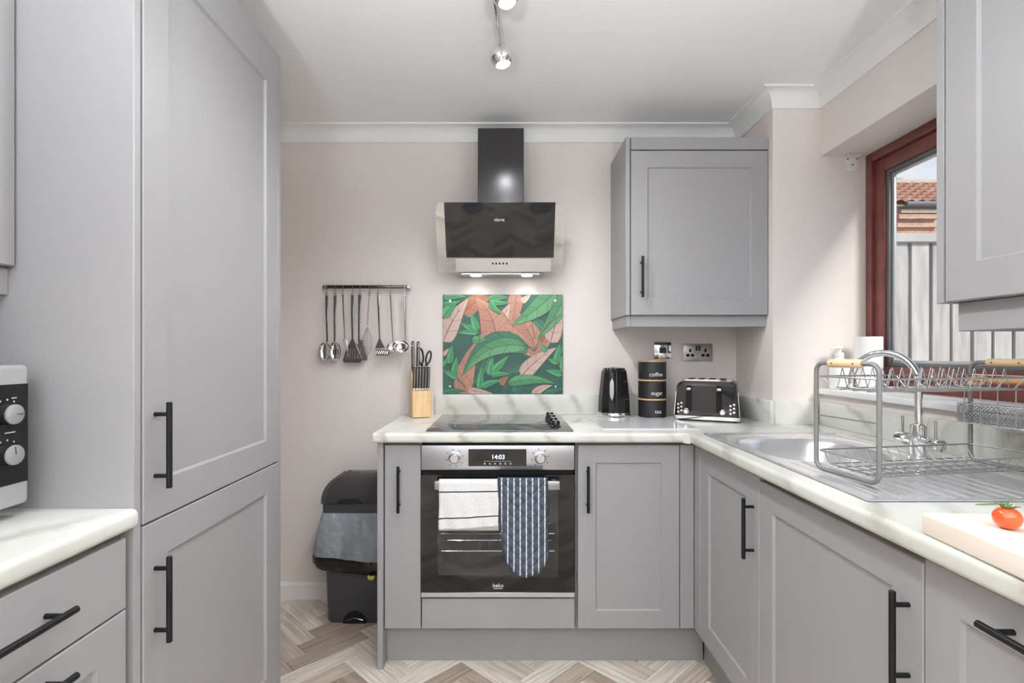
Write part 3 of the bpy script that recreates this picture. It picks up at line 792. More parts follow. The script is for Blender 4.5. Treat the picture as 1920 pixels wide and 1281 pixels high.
# ------------------------------------------------------------------ cooker hood
hood = thing('cooker_hood', 'angled black glass cooker hood with chimney above the leaf panel', 'cooker hood', (-.03, 2.5, 1.6))
HC = -.030
bm = bmesh.new(); rbox(bm, -.133, .079, 2.40, YB - .001, 1.88, 2.262, .002, 1); obj('chimney', bm, 'hood_chimney', hood)
gt, gb = Vector((0, 2.368, 1.908)), Vector((0, 2.490, 1.609))
gd = (gb - gt); gn = Vector((0, gd.z, -gd.y)).normalized()
if gn.y > 0: gn = -gn
def hp(t, w): p = gt + gd * t + gn * w; return (p.y, p.z)
def slab(t0, t1, w0, w1): return [hp(t0, w0), hp(t1, w0), hp(t1, w1), hp(t0, w1)]
bm = bmesh.new(); prism(bm, slab(0, 1, -.006, 0), 'x', HC - .2975, HC + .2975); obj('glass_plate', bm, 'hood_glass', hood, False)
bm = bmesh.new(); prism(bm, slab(-.005, .775, .0005, .006), 'x', HC - .255, HC + .252); g_ = obj('black_panel', bm, 'black_glass', hood, False)
bm = bmesh.new(); prism(bm, [hp(.0, -.0065), hp(1.0, -.0065), (2.480, 1.603), (YB - .001, 1.603), (YB - .001, 1.90), (2.42, 1.905)], 'x', HC - .212, HC + .205); obj('body', bm, 'steel', hood, False)
bm = bmesh.new(); prism(bm, [hp(.79, .0005), hp(.985, .0005), hp(.985, .002), hp(.79, .002)], 'x', HC - .212, HC + .24); ctl = obj('control_strip', bm, 'steel', hood, False)
for k in range(5):
    p = gt + gd * .865 + gn * .002; x = -.066 + k * .0165
    bm = bmesh.new(); cyl(bm, (x, p.y, p.z), (x, p.y + gn.y * .004, p.z + gn.z * .004), .0048, 12); obj('button', bm, 'black_plastic', ctl)
bm = bmesh.new(); rbox(bm, HC - .185, HC + .185, 2.476, YB - .01, 1.597, 1.6028, .001, 1); obj('filter_plate', bm, 'dark_chrome', hood)
for x in (-.148, .098):
    bm = bmesh.new(); lathe(bm, [(.027, 1.5965), (.025, 1.5945)], (x, 2.512, 0), 20); obj('hood_lamp', bm, 'hood_glow', hood)
    l = bpy.data.lights.new('hood_light', 'SPOT'); l.energy = 1.4; l.spot_size = math.radians(130); l.spot_blend = .9; l.shadow_soft_size = .025; l.color = (1, .96, .88)
    lo = bpy.data.objects.new('hood_light', l); C.objects.link(lo); lo.location = (x, 2.512, 1.59); lo.rotation_euler = (math.radians(8), 0, 0)
Z_, Y_ = Vector((0, -gd.y, -gd.z)).normalized(), gn
p = gt + gd * .235 + gn * .0065
mtx = Matrix(((1, 0, 0, -.034), (0, Z_.y, gn.y, p.y), (0, Z_.z, gn.z, p.z), (0, 0, 0, 1)))
obj('lettering', text_bm('ciarra', .021, mtx), 'white_text', hood, False)

# ------------------------------------------------------------------ leaf panel
PX0, PX1, PZ0, PZ1, PY = -.316, .279, 1.0195, 1.513, YB - .012
art = thing('splashback_panel', 'glass splashback printed with green and pink tropical leaves above the hob', 'splashback', ((PX0 + PX1) / 2, PY, PZ0))
bm = bmesh.new(); rbox(bm, PX0, PX1, PY, YB - .001, PZ0, PZ1, .0012, 1); obj('glass_sheet', bm, 'print_ground', art)
def cx_(x, y): return (PX0 + (x - 160) / 1147 * (PX1 - PX0), PZ1 - (y - 118) / 950 * (PZ1 - PZ0))
def clip(poly):
    for ax, lim, sg in ((0, PX0 + .001, 1), (0, PX1 - .001, -1), (1, PZ0 + .001, 1), (1, PZ1 - .001, -1)):
        out = []
        for i in range(len(poly)):
            a, b = poly[i - 1], poly[i]
            ia, ib = sg * (a[ax] - lim) >= 0, sg * (b[ax] - lim) >= 0
            if ia != ib:
                t = (lim - a[ax]) / (b[ax] - a[ax]); out.append(tuple(a[k] + (b[k] - a[k]) * t for k in range(4)))
            if ib: out.append(b)
        poly = out
        if not poly: break
    return poly
lv, lf, luv, lmat = [], [], [], []
layer = [0]
def add_poly(poly, mi, y):
    poly = clip(poly)
    if len(poly) < 3: return
    n0 = len(lv)
    for q in poly: lv.append((q[0], y, q[1])); luv.append((q[2], q[3]))
    lf.append(tuple(range(n0, n0 + len(poly)))); lmat.append(mi)
LM = ['leaf_pale', 'leaf_salmon', 'leaf_orange', 'leaf_green', 'leaf_dark', 'leaf_small', 'print_stem']
def leaf(kind, b, t, w, bend=0.0, blunt=.5):
    layer[0] += 1; y = PY - .00012 * layer[0]
    mi = LM.index(kind); bx_, by_ = cx_(*b); tx_, ty_ = cx_(*t)
    d = Vector((tx_ - bx_, ty_ - by_)); L = d.length; d /= L; n = Vector((-d.y, d.x)); ww = w / 1147 * (PX1 - PX0) / 2
    N = 14; pts = []
    for k in range(N + 1):
        s = k / N
        c = Vector((bx_, by_)) + d * (s * L) + n * (bend * L * 4 * s * (1 - s))
        pr = ww * (math.sin(PI * min(1, s ** blunt)) ** .8) if 0 < s < 1 else 0.0
        pts.append((c, max(pr, ww * .02), s))
    for (c0, w0, s0), (c1, w1, s1) in zip(pts, pts[1:]):
        for sg in (-1, 1):
            poly = [(c0.x, c0.y, s0, 0), (c1.x, c1.y, s1, 0), (c1.x + n.x * w1 * sg, c1.y + n.y * w1 * sg, s1, sg), (c0.x + n.x * w0 * sg, c0.y + n.y * w0 * sg, s0, sg)]
            add_poly(poly, mi, y)
def stem(pts, w=9):
    layer[0] += 1; y = PY - .00012 * layer[0]; ww = w / 1147 * (PX1 - PX0) / 2
    P = [Vector(cx_(*p)) for p in pts]
    for a, b in zip(P, P[1:]):
        d = (b - a).normalized(); n = Vector((-d.y, d.x)) * ww
        add_poly([(a.x - n.x, a.y - n.y, 0, 0), (b.x - n.x, b.y - n.y, 1, 0), (b.x + n.x, b.y + n.y, 1, 1), (a.x + n.x, a.y + n.y, 0, 1)], 6, y)
for a in [
    ('leaf_dark', (160, 420), (420, 250), 110, .1), ('leaf_dark', (1180, 470), (960, 300), 90, 0), ('leaf_dark', (840, 1060), (1000, 900), 90, .1),
    ('leaf_dark', (600, 700), (420, 1000), 80, .05), ('leaf_dark', (1000, 740), (760, 860), 80, .1), ('leaf_dark', (1310, 600), (1200, 760), 70, 0),
    ('leaf_orange', (360, 300), (640, 140), 170, .12), ('leaf_salmon', (860, 100), (800, 470), 150, .02), ('leaf_pale', (690, 440), (800, 200), 120, .0),
    ('leaf_salmon', (660, 600), (470, 150), 300, -.14), ('leaf_salmon', (1050, 640), (830, 270), 210, -.06), ('leaf_salmon', (760, 380), (1010, 590), 120, .05),
    ('leaf_salmon', (340, 1100), (520, 520), 190, .06), ('leaf_salmon', (400, 1080), (300, 780), 130, 0), ('leaf_salmon', (760, 590), (1090, 740), 110, .06),
    ('leaf_salmon', (1050, 720), (1210, 520), 110, .05), ('leaf_orange', (1100, 580), (1220, 360), 90, -.05), ('leaf_salmon', (540, 580), (600, 430), 110, 0),
    ('leaf_pale', (165, 570), (400, 160), 190, .05), ('leaf_pale', (1190, 580), (1340, 200), 170, .05), ('leaf_pale', (905, 905), (1245, 625), 150, .05),
    ('leaf_pale', (160, 700), (220, 630), 40, 0), ('leaf_pale', (1010, 1090), (1210, 985), 80, .1), ('leaf_pale', (400, 1030), (660, 1075), 70, 0), ('leaf_pale', (910, 190), (1000, 120), 60, 0),
    ('leaf_orange', (710, 980), (790, 900), 70, .1),
    ('leaf_dark', (160, 1060), (380, 1040), 70, .05), ('leaf_dark', (1120, 1075), (1320, 1020), 60, .05),
    ('leaf_green', (1240, 90), (825, 410), 190, .04), ('leaf_green', (1330, 110), (1055, 545), 150, .06),
    ('leaf_dark', (985, 615), (345, 895), 235, -.23), ('leaf_green', (950, 610), (352, 888), 160, -.17), ('leaf_green', (780, 965), (1235, 975), 105, .09),
    ('leaf_small', (500, 480), (330, 390), 75, 0), ('leaf_small', (490, 460), (425, 290), 75, 0), ('leaf_small', (490, 480), (305, 485), 60, -.03), ('leaf_small', (440, 560), (575, 560), 75, .1),
    ('leaf_small', (600, 160), (790, 150), 70, .05), ('leaf_small', (600, 190), (800, 200), 60, -.02), ('leaf_small', (610, 190), (725, 305), 60, -.08),
    ('leaf_small', (220, 780), (250, 595), 70, 0), ('leaf_small', (265, 870), (295, 710), 65, 0), ('leaf_small', (300, 910), (160, 840), 70, 0),
    ('leaf_small', (605, 890), (635, 710), 70, 0), ('leaf_small', (635, 860), (785, 705), 75, 0), ('leaf_small', (510, 1020), (530, 810), 70, 0), ('leaf_small', (530, 1000), (725, 940), 60, .06), ('leaf_small', (620, 890), (810, 880), 50, .05),
    ('leaf_small', (1235, 790), (1275, 590), 70, 0), ('leaf_small', (1300, 880), (1140, 840), 65, 0), ('leaf_small', (1250, 770), (1160, 730), 55, 0), ('leaf_small', (1150, 660), (1095, 585), 55, 0), ('leaf_small', (1305, 860), (1290, 700), 55, 0),
    ('leaf_small', (165, 330), (300, 190), 100, .05), ('leaf_small', (165, 150), (380, 140), 70, .05), ('leaf_small', (165, 210), (330, 180), 55, -.05), ('leaf_small', (160, 800), (215, 720), 40, 0),
]: leaf(*a)
for s in ([(1290, 310), (1160, 400), (1080, 540), (1040, 660)], [(1010, 400), (1040, 540)], [(900, 605), (1040, 630)], [(300, 920), (380, 1000)], [(490, 460), (520, 600)], [(1250, 740), (1300, 900)], [(740, 1060), (750, 960)]):
    stem(s)
o = pydata('leaf_print', lv, lf, luv, LM, art, False)
for p_, mi in zip(o.data.polygons, lmat): p_.material_index = mi
for x, z in ((-.280, 1.480), (.240, 1.482), (-.280, 1.058), (.242, 1.057)):
    bm = bmesh.new(); cyl(bm, (x, PY, z), (x, PY - .009, z), .0075, 16, .006); obj('screw_cap', bm, 'chrome', art)

# ------------------------------------------------------------------ oven
OF = DY - .004
oven = thing('built_in_oven', 'built-in stainless steel oven with black glass door', 'oven', (-.033, 2.3, .275))
OX0, OX1 = -.3305, .2625
bm = bmesh.new()
box(bm, OX0 + .012, OX1 - .012, OF + .03, 2.55, .30, .32); box(bm, OX0 + .012, OX1 - .012, OF + .03, 2.55, .84, .862)
box(bm, OX0 + .012, OX0 + .05, OF + .03, 2.55, .32, .84); box(bm, OX1 - .05, OX1 - .012, OF + .03, 2.55, .32, .84); box(bm, OX0 + .012, OX1 - .012, 2.50, 2.55, .32, .84)
obj('cavity', bm, 'enamel', oven, False)
bm = bmesh.new(); rbox(bm, OX0, OX1, OF, OF + .03, .770, .8655, .0025, 2); cp = obj('control_panel', bm, 'steel', oven)
obj('vent_gap', B(box, OX0 + .004, OX1 - .004, OF + .010, OF + .03, .752, .770), 'gap', oven, False)
yd = OF - .004
bm = bmesh.new()
IX0, IX1, IZ0, IZ1 = -.268, .200, .352, .700
for r in ((OX0, IX0, .299, .752), (IX1, OX1, .299, .752), (IX0, IX1, .299, IZ0), (IX0, IX1, IZ1, .752)): box(bm, r[0], r[1], yd, yd + .03, r[2], r[3])
door = obj('oven_door', bm, 'black_glass', oven, False)
obj('window', B(box, IX0, IX1, yd + .0003, yd + .006, IZ0, IZ1), 'oven_glass', door, False)
bm = bmesh.new(); rbox(bm, OX0, OX1, yd, yd + .03, .279, .2985, .001, 1); obj('bottom_trim', bm, 'steel', door)
bm = bmesh.new(); rbox(bm, -.273, .201, yd - .048, yd - .034, .706, .739, .004, 2)
for x in (-.255, .183): box(bm, x - .01, x + .01, yd - .036, yd + .002, .714, .732)
obj('handle', bm, 'steel', door)
for z in (.43, .50):
    bm = bmesh.new()
    for k in range(13):
        x = -.255 + k * .0365; tube(bm, [(x, OF + .07, z), (x, 2.45, z)], .0022, 6)
    for y in (OF + .07, 2.2, 2.45): tube(bm, [(-.262, y, z), (.192, y, z)], .0034, 8)
    obj('oven_rack', bm, 'chrome', oven)
bm = bmesh.new(); rbox(bm, -.148, .0765, OF - .0012, OF + .002, .785, .851, .0004, 1); ds = obj('display', bm, 'black_glass', cp)
obj('clock_digits', text_bm('14:03', .024, Matrix.Translation((-.033, OF - .0018, .820)) @ FACE_Y), 'display_glow', ds, False)
bm = bmesh.new(); box(bm, -.088, .018, OF - .0018, OF - .0012, .8035, .8047)
for k in range(6): lathe(bm, [(.0036, 0), (.0036, .0006)], (-.085 + k * .020, OF - .0012, .795), 10, Matrix.Rotation(PI / 2, 4, 'X'))
obj('touch_icons', bm, 'grey_text', ds, False)
for x in (-.201, .130):
    bm = bmesh.new(); lathe(bm, [(.0235, 0), (.0235, .004), (.019, .006), (.0175, .022), (.0155, .024)], (x, OF, .8175), 28, Matrix.Rotation(PI / 2, 4, 'X')); obj('knob', bm, 'steel', cp)
    bm = bmesh.new()
    for k in range(8):
        a = 2 * PI * k / 8 + .2; box(bm, x + .033 * math.cos(a) - .002, x + .033 * math.cos(a) + .002, OF - .0006, OF + .001, .8175 + .033 * math.sin(a) - .002, .8175 + .033 * math.sin(a) + .002)
    obj('dial_marks', bm, 'black_plastic', cp, False)
obj('lettering', text_bm('beko', .021, Matrix.Translation((-.033, yd - .0006, .325)) @ FACE_Y), 'white_text', door, False)
obj('lettering_bar', B(box, -.050, -.016, yd - .0006, yd, .3125, .314), 'white_text', door, False)

# towel over the handle
def drape(name, label, cat, xl, xr, zf, zb, m, th, nx=26, nz=30, yoff=0.0, slant=0.0):
    """cloth over the oven handle: from the front hem up, over the bar and down behind"""
    hy0, hy1, hz = yd - .0505 - th - yoff, yd - .0315 + th * .5, .7405 + th
    prof = []
    for k in range(nz + 1): prof.append((hy0, zf + (hz - .008 - zf) * k / nz, 1 - k / nz))
    for k in range(1, 8):
        a = PI * k / 8; prof.append(((hy0 + hy1) / 2 - (hy1 - hy0) / 2 * math.cos(a), hz - .008 + .008 * math.sin(a), 0))
    nb = 12
    for k in range(nb + 1): prof.append((hy1, hz - .008 + (zb - hz + .008) * k / nb, -.3 * k / nb))
    vs, uv, fs = [], [], []
    n = len(prof)
    for i in range(nx + 1):
        u = i / nx; x = xl + (xr - xl) * u
        for j, (y, z, v) in enumerate(prof):
            fr_ = max(0, v)
            wy = .0045 * fr_ * math.sin(u * 9 + 1.3) + .002 * fr_ * math.sin(u * 23 + z * 30)
            zz = z + slant * u * abs(fr_) + .0012 * math.sin(u * 7) * fr_
            vs.append((x + .002 * fr_ * math.sin(z * 40), y + (wy if v >= 0 else 0), zz)); uv.append((u, v))
    for i in range(nx):
        for j in range(n - 1):
            a = i * n + j; fs.append((a, a + 1, a + n + 1, a + n))
    o = pydata(name, vs, fs, uv, m, None)
    md = o.modifiers.new('thickness', 'SOLIDIFY'); md.thickness = th; md.offset = 0
    return tag(o, label, cat)
drape('tea_towel', 'white tea towel with two dark stripes hanging on the oven handle', 'towel', -.2545, -.030, .556, .548, 'towel', .004, slant=.016)
# oven glove
gl = thing('oven_glove', 'blue and white striped quilted oven glove hanging on the oven handle', 'oven glove', (.06, yd - .055, .385))
GT, GB = .756, .387
def gedge(v):
    """left and right edge at height fraction v (0 top .. 1 bottom)"""
    l = -.031 + .024 * v; r = .151 + .004 * v
    if v > .74:
        s = (v - .74) / .26; k = 1 - math.sqrt(max(0, 1 - s * s)); c = (l + r) / 2 + .004; hw = (r - l) / 2 * (1 - k * .98)
        l, r = c - hw, c + hw
    return l, r
def glove_sheet(y0, puff, name, m, grow=0.0):
    vs, uv, fs = [], [], []; nx, nz_ = 20, 46
    for j in range(nz_ + 1):
        v = j / nz_
        v = 1 - (1 - v) ** 1.25
        l, r = gedge(v); l -= grow; r += grow; z = GT + (GB - GT) * v - grow * v
        for i in range(nx + 1):
            u = i / nx; x = l + (r - l) * u
            ed = math.sin(PI * min(.999, max(.001, u))) ** .5
            vs.append((x, y0 - puff * ed * (1 if v < .97 else .5) + .004 * math.sin(v * 5 + u * 3) * v, z)); uv.append(((x + .031) / .182, v))
    for j in range(nz_):
        for i in range(nx):
            a = j * (nx + 1) + i; fs.append((a, a + 1, a + nx + 2, a + nx + 1))
    o = pydata(name, vs, fs, uv, m, gl)
    md = o.modifiers.new('thickness', 'SOLIDIFY'); md.thickness = .006; md.offset = 0
    return o
glove_sheet(yd - .060, .012, 'front_quilt', 'glove')
glove_sheet(yd - .0565, .002, 'back_layer', 'navy', .002)
bm = bmesh.new(); rbox(bm, -.031, .151, yd - .066, yd - .022, .741, .7495, .004, 2); obj('fold', bm, 'navy', gl)
pts = []
for k in range(31):
    v = 1 - (1 - k / 30) ** 1.6; l, r = gedge(v); pts.append((l, yd - .060 + .004 * math.sin(v * 5) * v, GT + (GB - GT) * v))
rt = []
for k in range(31):
    v = 1 - (1 - k / 30) ** 1.6; l, r = gedge(v); rt.append((r, yd - .060 + .004 * math.sin(v * 5 + 3) * v, GT + (GB - GT) * v))
bm = bmesh.new(); tube(bm, pts + rt[::-1][1:], .0042, 6); obj('piping', bm, 'navy', gl)

# ------------------------------------------------------------------ hob
hob = thing('induction_hob', 'black glass hob with four knobs on the worktop above the oven', 'hob', (-.03, 2.27, WT1))
bm = bmesh.new(); rbox(bm, -.313, .259, 2.012, 2.535, WT1 + .0003, WT1 + .006, .002, 2); obj('glass_top', bm, 'hob_glass', hob)
for k in range(4):
    y = 2.09 + k * .095
    bm = bmesh.new(); lathe(bm, [(.021, WT1 + .006), (.021, WT1 + .012), (.017, WT1 + .015), (.0165, WT1 + .031), (.0145, WT1 + .034)], (.197, y, 0), 22); kb = obj('knob', bm, 'black_gloss', hob)
    bm = bmesh.new(); box(bm, .196, .198, y - .016, y - .004, WT1 + .034, WT1 + .0346); obj('pointer', bm, 'white_text', kb, False)
for x, y, r in ((-.20, 2.16, .085), (-.20, 2.39, .07), (.05, 2.17, .07), (.05, 2.39, .09)):
    bm = bmesh.new()
    a = [bm.verts.new((x + (r - .0012) * math.cos(t * PI / 20), y + (r - .0012) * math.sin(t * PI / 20), WT1 + .0062)) for t in range(40)]
    b = [bm.verts.new((x + r * math.cos(t * PI / 20), y + r * math.sin(t * PI / 20), WT1 + .0062)) for t in range(40)]
    for t in range(40): bm.faces.new((a[t], a[(t + 1) % 40], b[(t + 1) % 40], b[t]))
    obj('cooking_zone', bm, 'black_matt', hob, False)

# glass worktop saver
bm = bmesh.new(); prism(bm, rrect(.380, .768, 2.062, 2.405, .012), 'z', WT1 + .0005, WT1 + .0055)
tag(obj('worktop_saver', bm, 'pan_rest'), 'flat pale grey glass worktop saver lying in front of the kettle', 'board')

# ------------------------------------------------------------------ kettle
KX, KY = .515, 2.492
SZ = WT1
ket = thing('kettle', 'glossy black kettle with chrome base beside the canisters', 'kettle', (KX, KY, SZ))
bm = bmesh.new(); lathe(bm, [(.077, SZ + .001), (.0785, SZ + .004), (.0785, SZ + .020), (.076, SZ + .024)], (KX, KY, 0), 12); obj('base_ring', bm, 'chrome', ket)
bm = bmesh.new(); lathe(bm, [(.0765, SZ + .0245), (.0765, SZ + .03), (.074, SZ + .09), (.068, SZ + .15), (.062, SZ + .20), (.060, SZ + .218), (.054, SZ + .226)], (KX, KY, 0), 12); obj('body', bm, 'black_gloss', ket, 20)
bm = bmesh.new(); lathe(bm, [(.053, SZ + .2265), (.050, SZ + .233), (.020, SZ + .237), (.004, SZ + .237)], (KX, KY, 0), 20); ld_ = obj('lid', bm, 'black_gloss', ket)
bm = bmesh.new(); tube(bm, [(KX + .03, KY + .045, SZ + .16), (KX + .05, KY + .072, SZ + .21), (KX + .056, KY + .082, SZ + .224)], [.03, .02, .012], 10); obj('spout', bm, 'black_gloss', ket)
hd = Vector((-.30, -1, 0)).normalized()
pts = [(.050, .222), (.075, .226), (.096, .214), (.104, .18), (.106, .12), (.103, .075), (.092, .052), (.072, .046)]
bm = bmesh.new(); tube(bm, [(KX + hd.x * a, KY + hd.y * a, SZ + z) for a, z in pts], [.013, .013, .013, .0125, .012, .012, .012, .012], 10); hnd = obj('handle', bm, 'black_gloss', ket)
bm = bmesh.new(); tube(bm, [(KX + hd.x * a, KY + hd.y * a, SZ + z) for a, z in ((.1105, .188), (.1120, .165), (.1130, .12), (.1105, .085))], [.004, .0105, .0105, .004], 10); obj('water_gauge', bm, 'grey_text', hnd)

# ------------------------------------------------------------------ canisters
CX, CY, CR = .698, 2.495, .0655
z = SZ
for nm, lab in (('tea', 'black tea canister with bamboo lid, bottom of the stack of three'), ('sugar', 'black sugar canister with bamboo lid, middle of the stack of three'), ('coffee', 'black coffee canister with bamboo lid, top of the stack of three')):
    t = thing('canister', lab, 'canister', (CX, CY, z), group='stacked tea, sugar and coffee canisters')
    bm = bmesh.new(); lathe(bm, [(CR - .003, z + .0005), (CR, z + .003), (CR, z + .0795), (CR - .002, z + .081)], (CX, CY, 0), 40); obj('body', bm, 'canister', t)
    bm = bmesh.new(); lathe(bm, [(CR - .001, z + .0815), (CR + .0012, z + .0825), (CR + .0012, z + .0885), (CR - .001, z + .0895)], (CX, CY, 0), 40); obj('lid', bm, 'bamboo', t)
    sz_ = {'tea': (.027, .030), 'sugar': (.027, .026), 'coffee': (.027, .023)}[nm]
    a0 = {'tea': .037, 'sugar': .032, 'coffee': .028}[nm]
    cd = math.atan2(-CY, -CX)
    def warp(co, a0=a0, z=z, dz=sz_[1]):
        a = cd + (co.x + a0 - .008) / CR
        r = CR + .0003 + co.z
        return Vector((CX + r * math.cos(a), CY + r * math.sin(a), z + dz + co.y))
    obj('lettering', text_bm(nm, sz_[0], None, warp), 'white_text', t, False)
    z += .0903

# ------------------------------------------------------------------ toaster (local frame: x right, y back, z up; front face y=0)
TW, TD, TH = .272, .195, .190
toa = thing('toaster', 'glossy black four-slice toaster with chrome trim in the corner', 'toaster', (.762, 2.366, SZ), math.radians(-26), True)
def lbox(bm, *a, **k): rbox(bm, *a, **k)
def tprof(inset=0.0, z0=.024, z1=.178):
    # front outline x,z : slightly tapering with rounded shoulders
    pts = []; t = .010
    xl, xr = inset, TW - inset
    pts += [(xl, z0), (xr, z0)]
    for k in range(7):
        a = PI / 2 * k / 6; pts.append((xr - t - .028 + .028 * math.cos(a), z1 - .028 + .028 * math.sin(a)))
    for k in range(7):
        a = PI / 2 * k / 6; pts.append((xl + t + .028 - .028 * math.sin(a), z1 - .028 + .028 * math.cos(a)))
    return pts
t_ = bmesh.new(); prism(t_, tprof(), 'y', 0, TD)
fe = [e for e in t_.edges if abs(e.verts[0].co.y - e.verts[1].co.y) < 1e-6 and not (e.verts[0].co.z < .03 and e.verts[1].co.z < .03)]
bmesh.ops.bevel(t_, geom=fe, offset=.014, segments=4, affect='EDGES', profile=.5, clamp_overlap=True)
obj('body', t_, 'black_gloss', toa)
bm = bmesh.new(); prism(bm, rrect(-.003, TW + .003, -.003, TD + .003, .012), 'z', .008, .0235); obj('base_trim', bm, 'chrome', toa)
bm = bmesh.new(); prism(bm, rrect(.012, TW - .012, .010, TD - .010, .02), 'z', .0005, .0078); obj('foot_plate', bm, 'black_plastic', toa)
bm = bmesh.new(); prism(bm, rrect(.032, TW - .032, .016, TD - .016, .014), 'z', .1795, .186)
tp = obj('top_plate', bm, 'chrome', toa)
for k in range(4):
    x = .052 + k * .045
    bm = bmesh.new(); rbox(bm, x, x + .026, .04, TD - .04, .1862, .1868, .0002, 1); obj('bread_slot', bm, 'gap', tp)
for side in (0, 1):
    bm = bmesh.new()
    x0 = TW + .0002 if side else -.0002
    prism(bm, [(.020, .026), (TD - .02, .026), (TD - .024, .13), (.024, .13)], 'x', x0 - .004, x0 + .0012)
    for v in bm.verts: v.co.x += (-1 if side else 1) * .010 * (v.co.z - .024) / .126
    obj('side_plate', bm, 'chrome', toa)
for cx0 in (.064, .190):
    bm = bmesh.new(); prism(bm, rrect(cx0 - .0125, cx0 + .0125, .040, .160, .0115), 'y', -.0012, .004); sl = obj('lever_slot', bm, 'gap', toa)
    bm = bmesh.new(); rbox(bm, cx0 - .0105, cx0 + .0105, -.020, -.0014, .138, .150, .003, 2); obj('lever', bm, 'dark_chrome', sl)
    kx = cx0 - .012 if cx0 < .1 else cx0 + .014
    bm = bmesh.new(); lathe(bm, [(.0125, 0), (.0125, .004), (.0105, .005), (.0095, .018), (.008, .0195)], (kx, -.0005, .044), 20, Matrix.Rotation(PI / 2, 4, 'X')); obj('browning_knob', bm, 'chrome', toa)
for bxs in ((.018, .032), (TW - .036, TW - .022)):
    for r_ in range(3):
        for c_, x in enumerate(bxs):
            bm = bmesh.new(); lathe(bm, [(.0052, 0), (.0052, .003), (.004, .004)], (x, -.0003, .040 + r_ * .017 + (.006 if c_ else 0)), 12, Matrix.Rotation(PI / 2, 4, 'X')); obj('push_button', bm, 'chrome', toa)

# ------------------------------------------------------------------ sockets
sw = thing('cooker_switch', 'square chrome switch plate above the canisters', 'switch', (.776, YB - .008, 1.193))
bm = bmesh.new(); rbox(bm, .734, .819, YB - .007, YB - .001, 1.194, 1.277, .002, 2); obj('plate', bm, 'chrome', sw)
bm = bmesh.new(); rbox(bm, .760, .793, YB - .010, YB - .0071, 1.222, 1.250, .001, 1); obj('rocker', bm, 'black_plastic', sw)
so = thing('double_socket', 'brushed steel double power socket above the toaster', 'socket', (.951, YB - .008, 1.18))
bm = bmesh.new(); rbox(bm, .878, 1.024, YB - .007, YB - .001, 1.181, 1.269, .002, 2); obj('plate', bm, 'grey_socket', so)
for x in (.944, .9585):
    bm = bmesh.new(); rbox(bm, x - .005, x + .005, YB - .011, YB - .0071, 1.234, 1.258, .001, 1); obj('rocker_switch', bm, 'black_plastic', so)
for cx0 in (.9125, .9885):
    for dx, dz in ((0, .014), (-.0115, -.010), (.0115, -.010)):
        bm = bmesh.new(); rbox(bm, cx0 + dx - (.0055 if dz > 0 else .008), cx0 + dx + (.0055 if dz > 0 else .008), YB - .0078, YB - .0071, 1.2215 + dz - (.008 if dz > 0 else .0065), 1.2215 + dz + (.008 if dz > 0 else .0065), .0003, 1); obj('pin_hole', bm, 'gap', so)

# ------------------------------------------------------------------ knife block (local frame)
kb = thing('knife_block', 'pale beech wood knife block at the left end of the worktop', 'knife block', (-.438, 2.420, SZ), math.radians(18), True)
KW, KD = .086, .105
bm = bmesh.new(); prism(bm, [(0, .003), (KD, .003), (KD, .222), (.050, .206), (.050, .132), (0, .126)], 'x', 0, KW)
bmesh.ops.bevel(bm, geom=list(bm.edges), offset=.002, segments=1, affect='EDGES'); obj('block', bm, 'block_wood', kb)
bm = bmesh.new(); box(bm, .006, KW - .006, .006, KD - .006, 0, .003); obj('foot', bm, 'black_plastic', kb, False)
kr = Matrix.Translation((-.438, 2.420, SZ)) @ Matrix.Rotation(math.radians(18), 4, 'Z')
def knife(x, y, z0, L, w, lean, label, group, behind=False):
    p = kr @ Vector((x, y, z0))
    k = thing('kitchen_knife', label, 'knife', p, math.radians(18), True, group)
    bm = bmesh.new()
    t = bmesh.new(); prism(t, [(-w * .46, .002), (w * .42, .002), (w * .40, L * .35), (w * .50, L * .7), (w * .62, L * .96), (w * .40, L), (-w * .30, L), (-w * .40, L * .6)], 'x', -.0062, .0062)
    bmesh.ops.bevel(t, geom=list(t.edges), offset=.0022, segments=2, affect='EDGES'); merge(bm, t, Matrix.Rotation(lean, 4, 'Y'))
    h = obj('handle', bm, 'black_plastic', k)
    bm = bmesh.new(); rbox(bm, -.0055, .0055, -w * .45, w * .42, -.006, .004, .001, 1, Matrix.Rotation(lean, 4, 'Y')); obj('bolster', bm, 'chrome', k)
    bm = bmesh.new(); rbox(bm, -.0040, .0040, -w * .36, w * .46, L - .001, L + .0025, .001, 1, Matrix.Rotation(lean, 4, 'Y')); obj('end_cap', bm, 'chrome', h)
    bm = bmesh.new(); rbox(bm, -.0008, .0008, -w * .52 - .0002, -w * .40, .006, L - .006, .0003, 1, Matrix.Rotation(lean, 4, 'Y')); obj('tang', bm, 'chrome', h)
    return k
for i in range(6):
    knife(.010 + i * .0132, .024, .136, .104, .019, .03, ['leftmost', 'second from left', 'third from left', 'fourth from left', 'fifth from left', 'rightmost'][i] + ' of six black steak knives in the knife block', 'steak knives in the front of the block')
knife(.012, .064, .218, .120, .024, -.02, 'large black handled knife at the front left of the upper tier', 'large knives in the top of the block')
knife(.034, .066, .219, .118, .024, .03, 'large black handled knife right beside the front left one, upper tier', 'large knives in the top of the block')
knife(.014, .090, .227, .136, .024, .0, 'taller black handled knife at the back left of the upper tier', 'large knives in the top of the block')
knife(.036, .091, .227, .134, .024, .03, 'taller black handled knife at the back of the upper tier, nearest the scissors', 'large knives in the top of the block')
p = kr @ Vector((.066, .078, .219))
scs = thing('kitchen_scissors', 'black handled kitchen scissors standing in the knife block', 'scissors', p, math.radians(18), True)
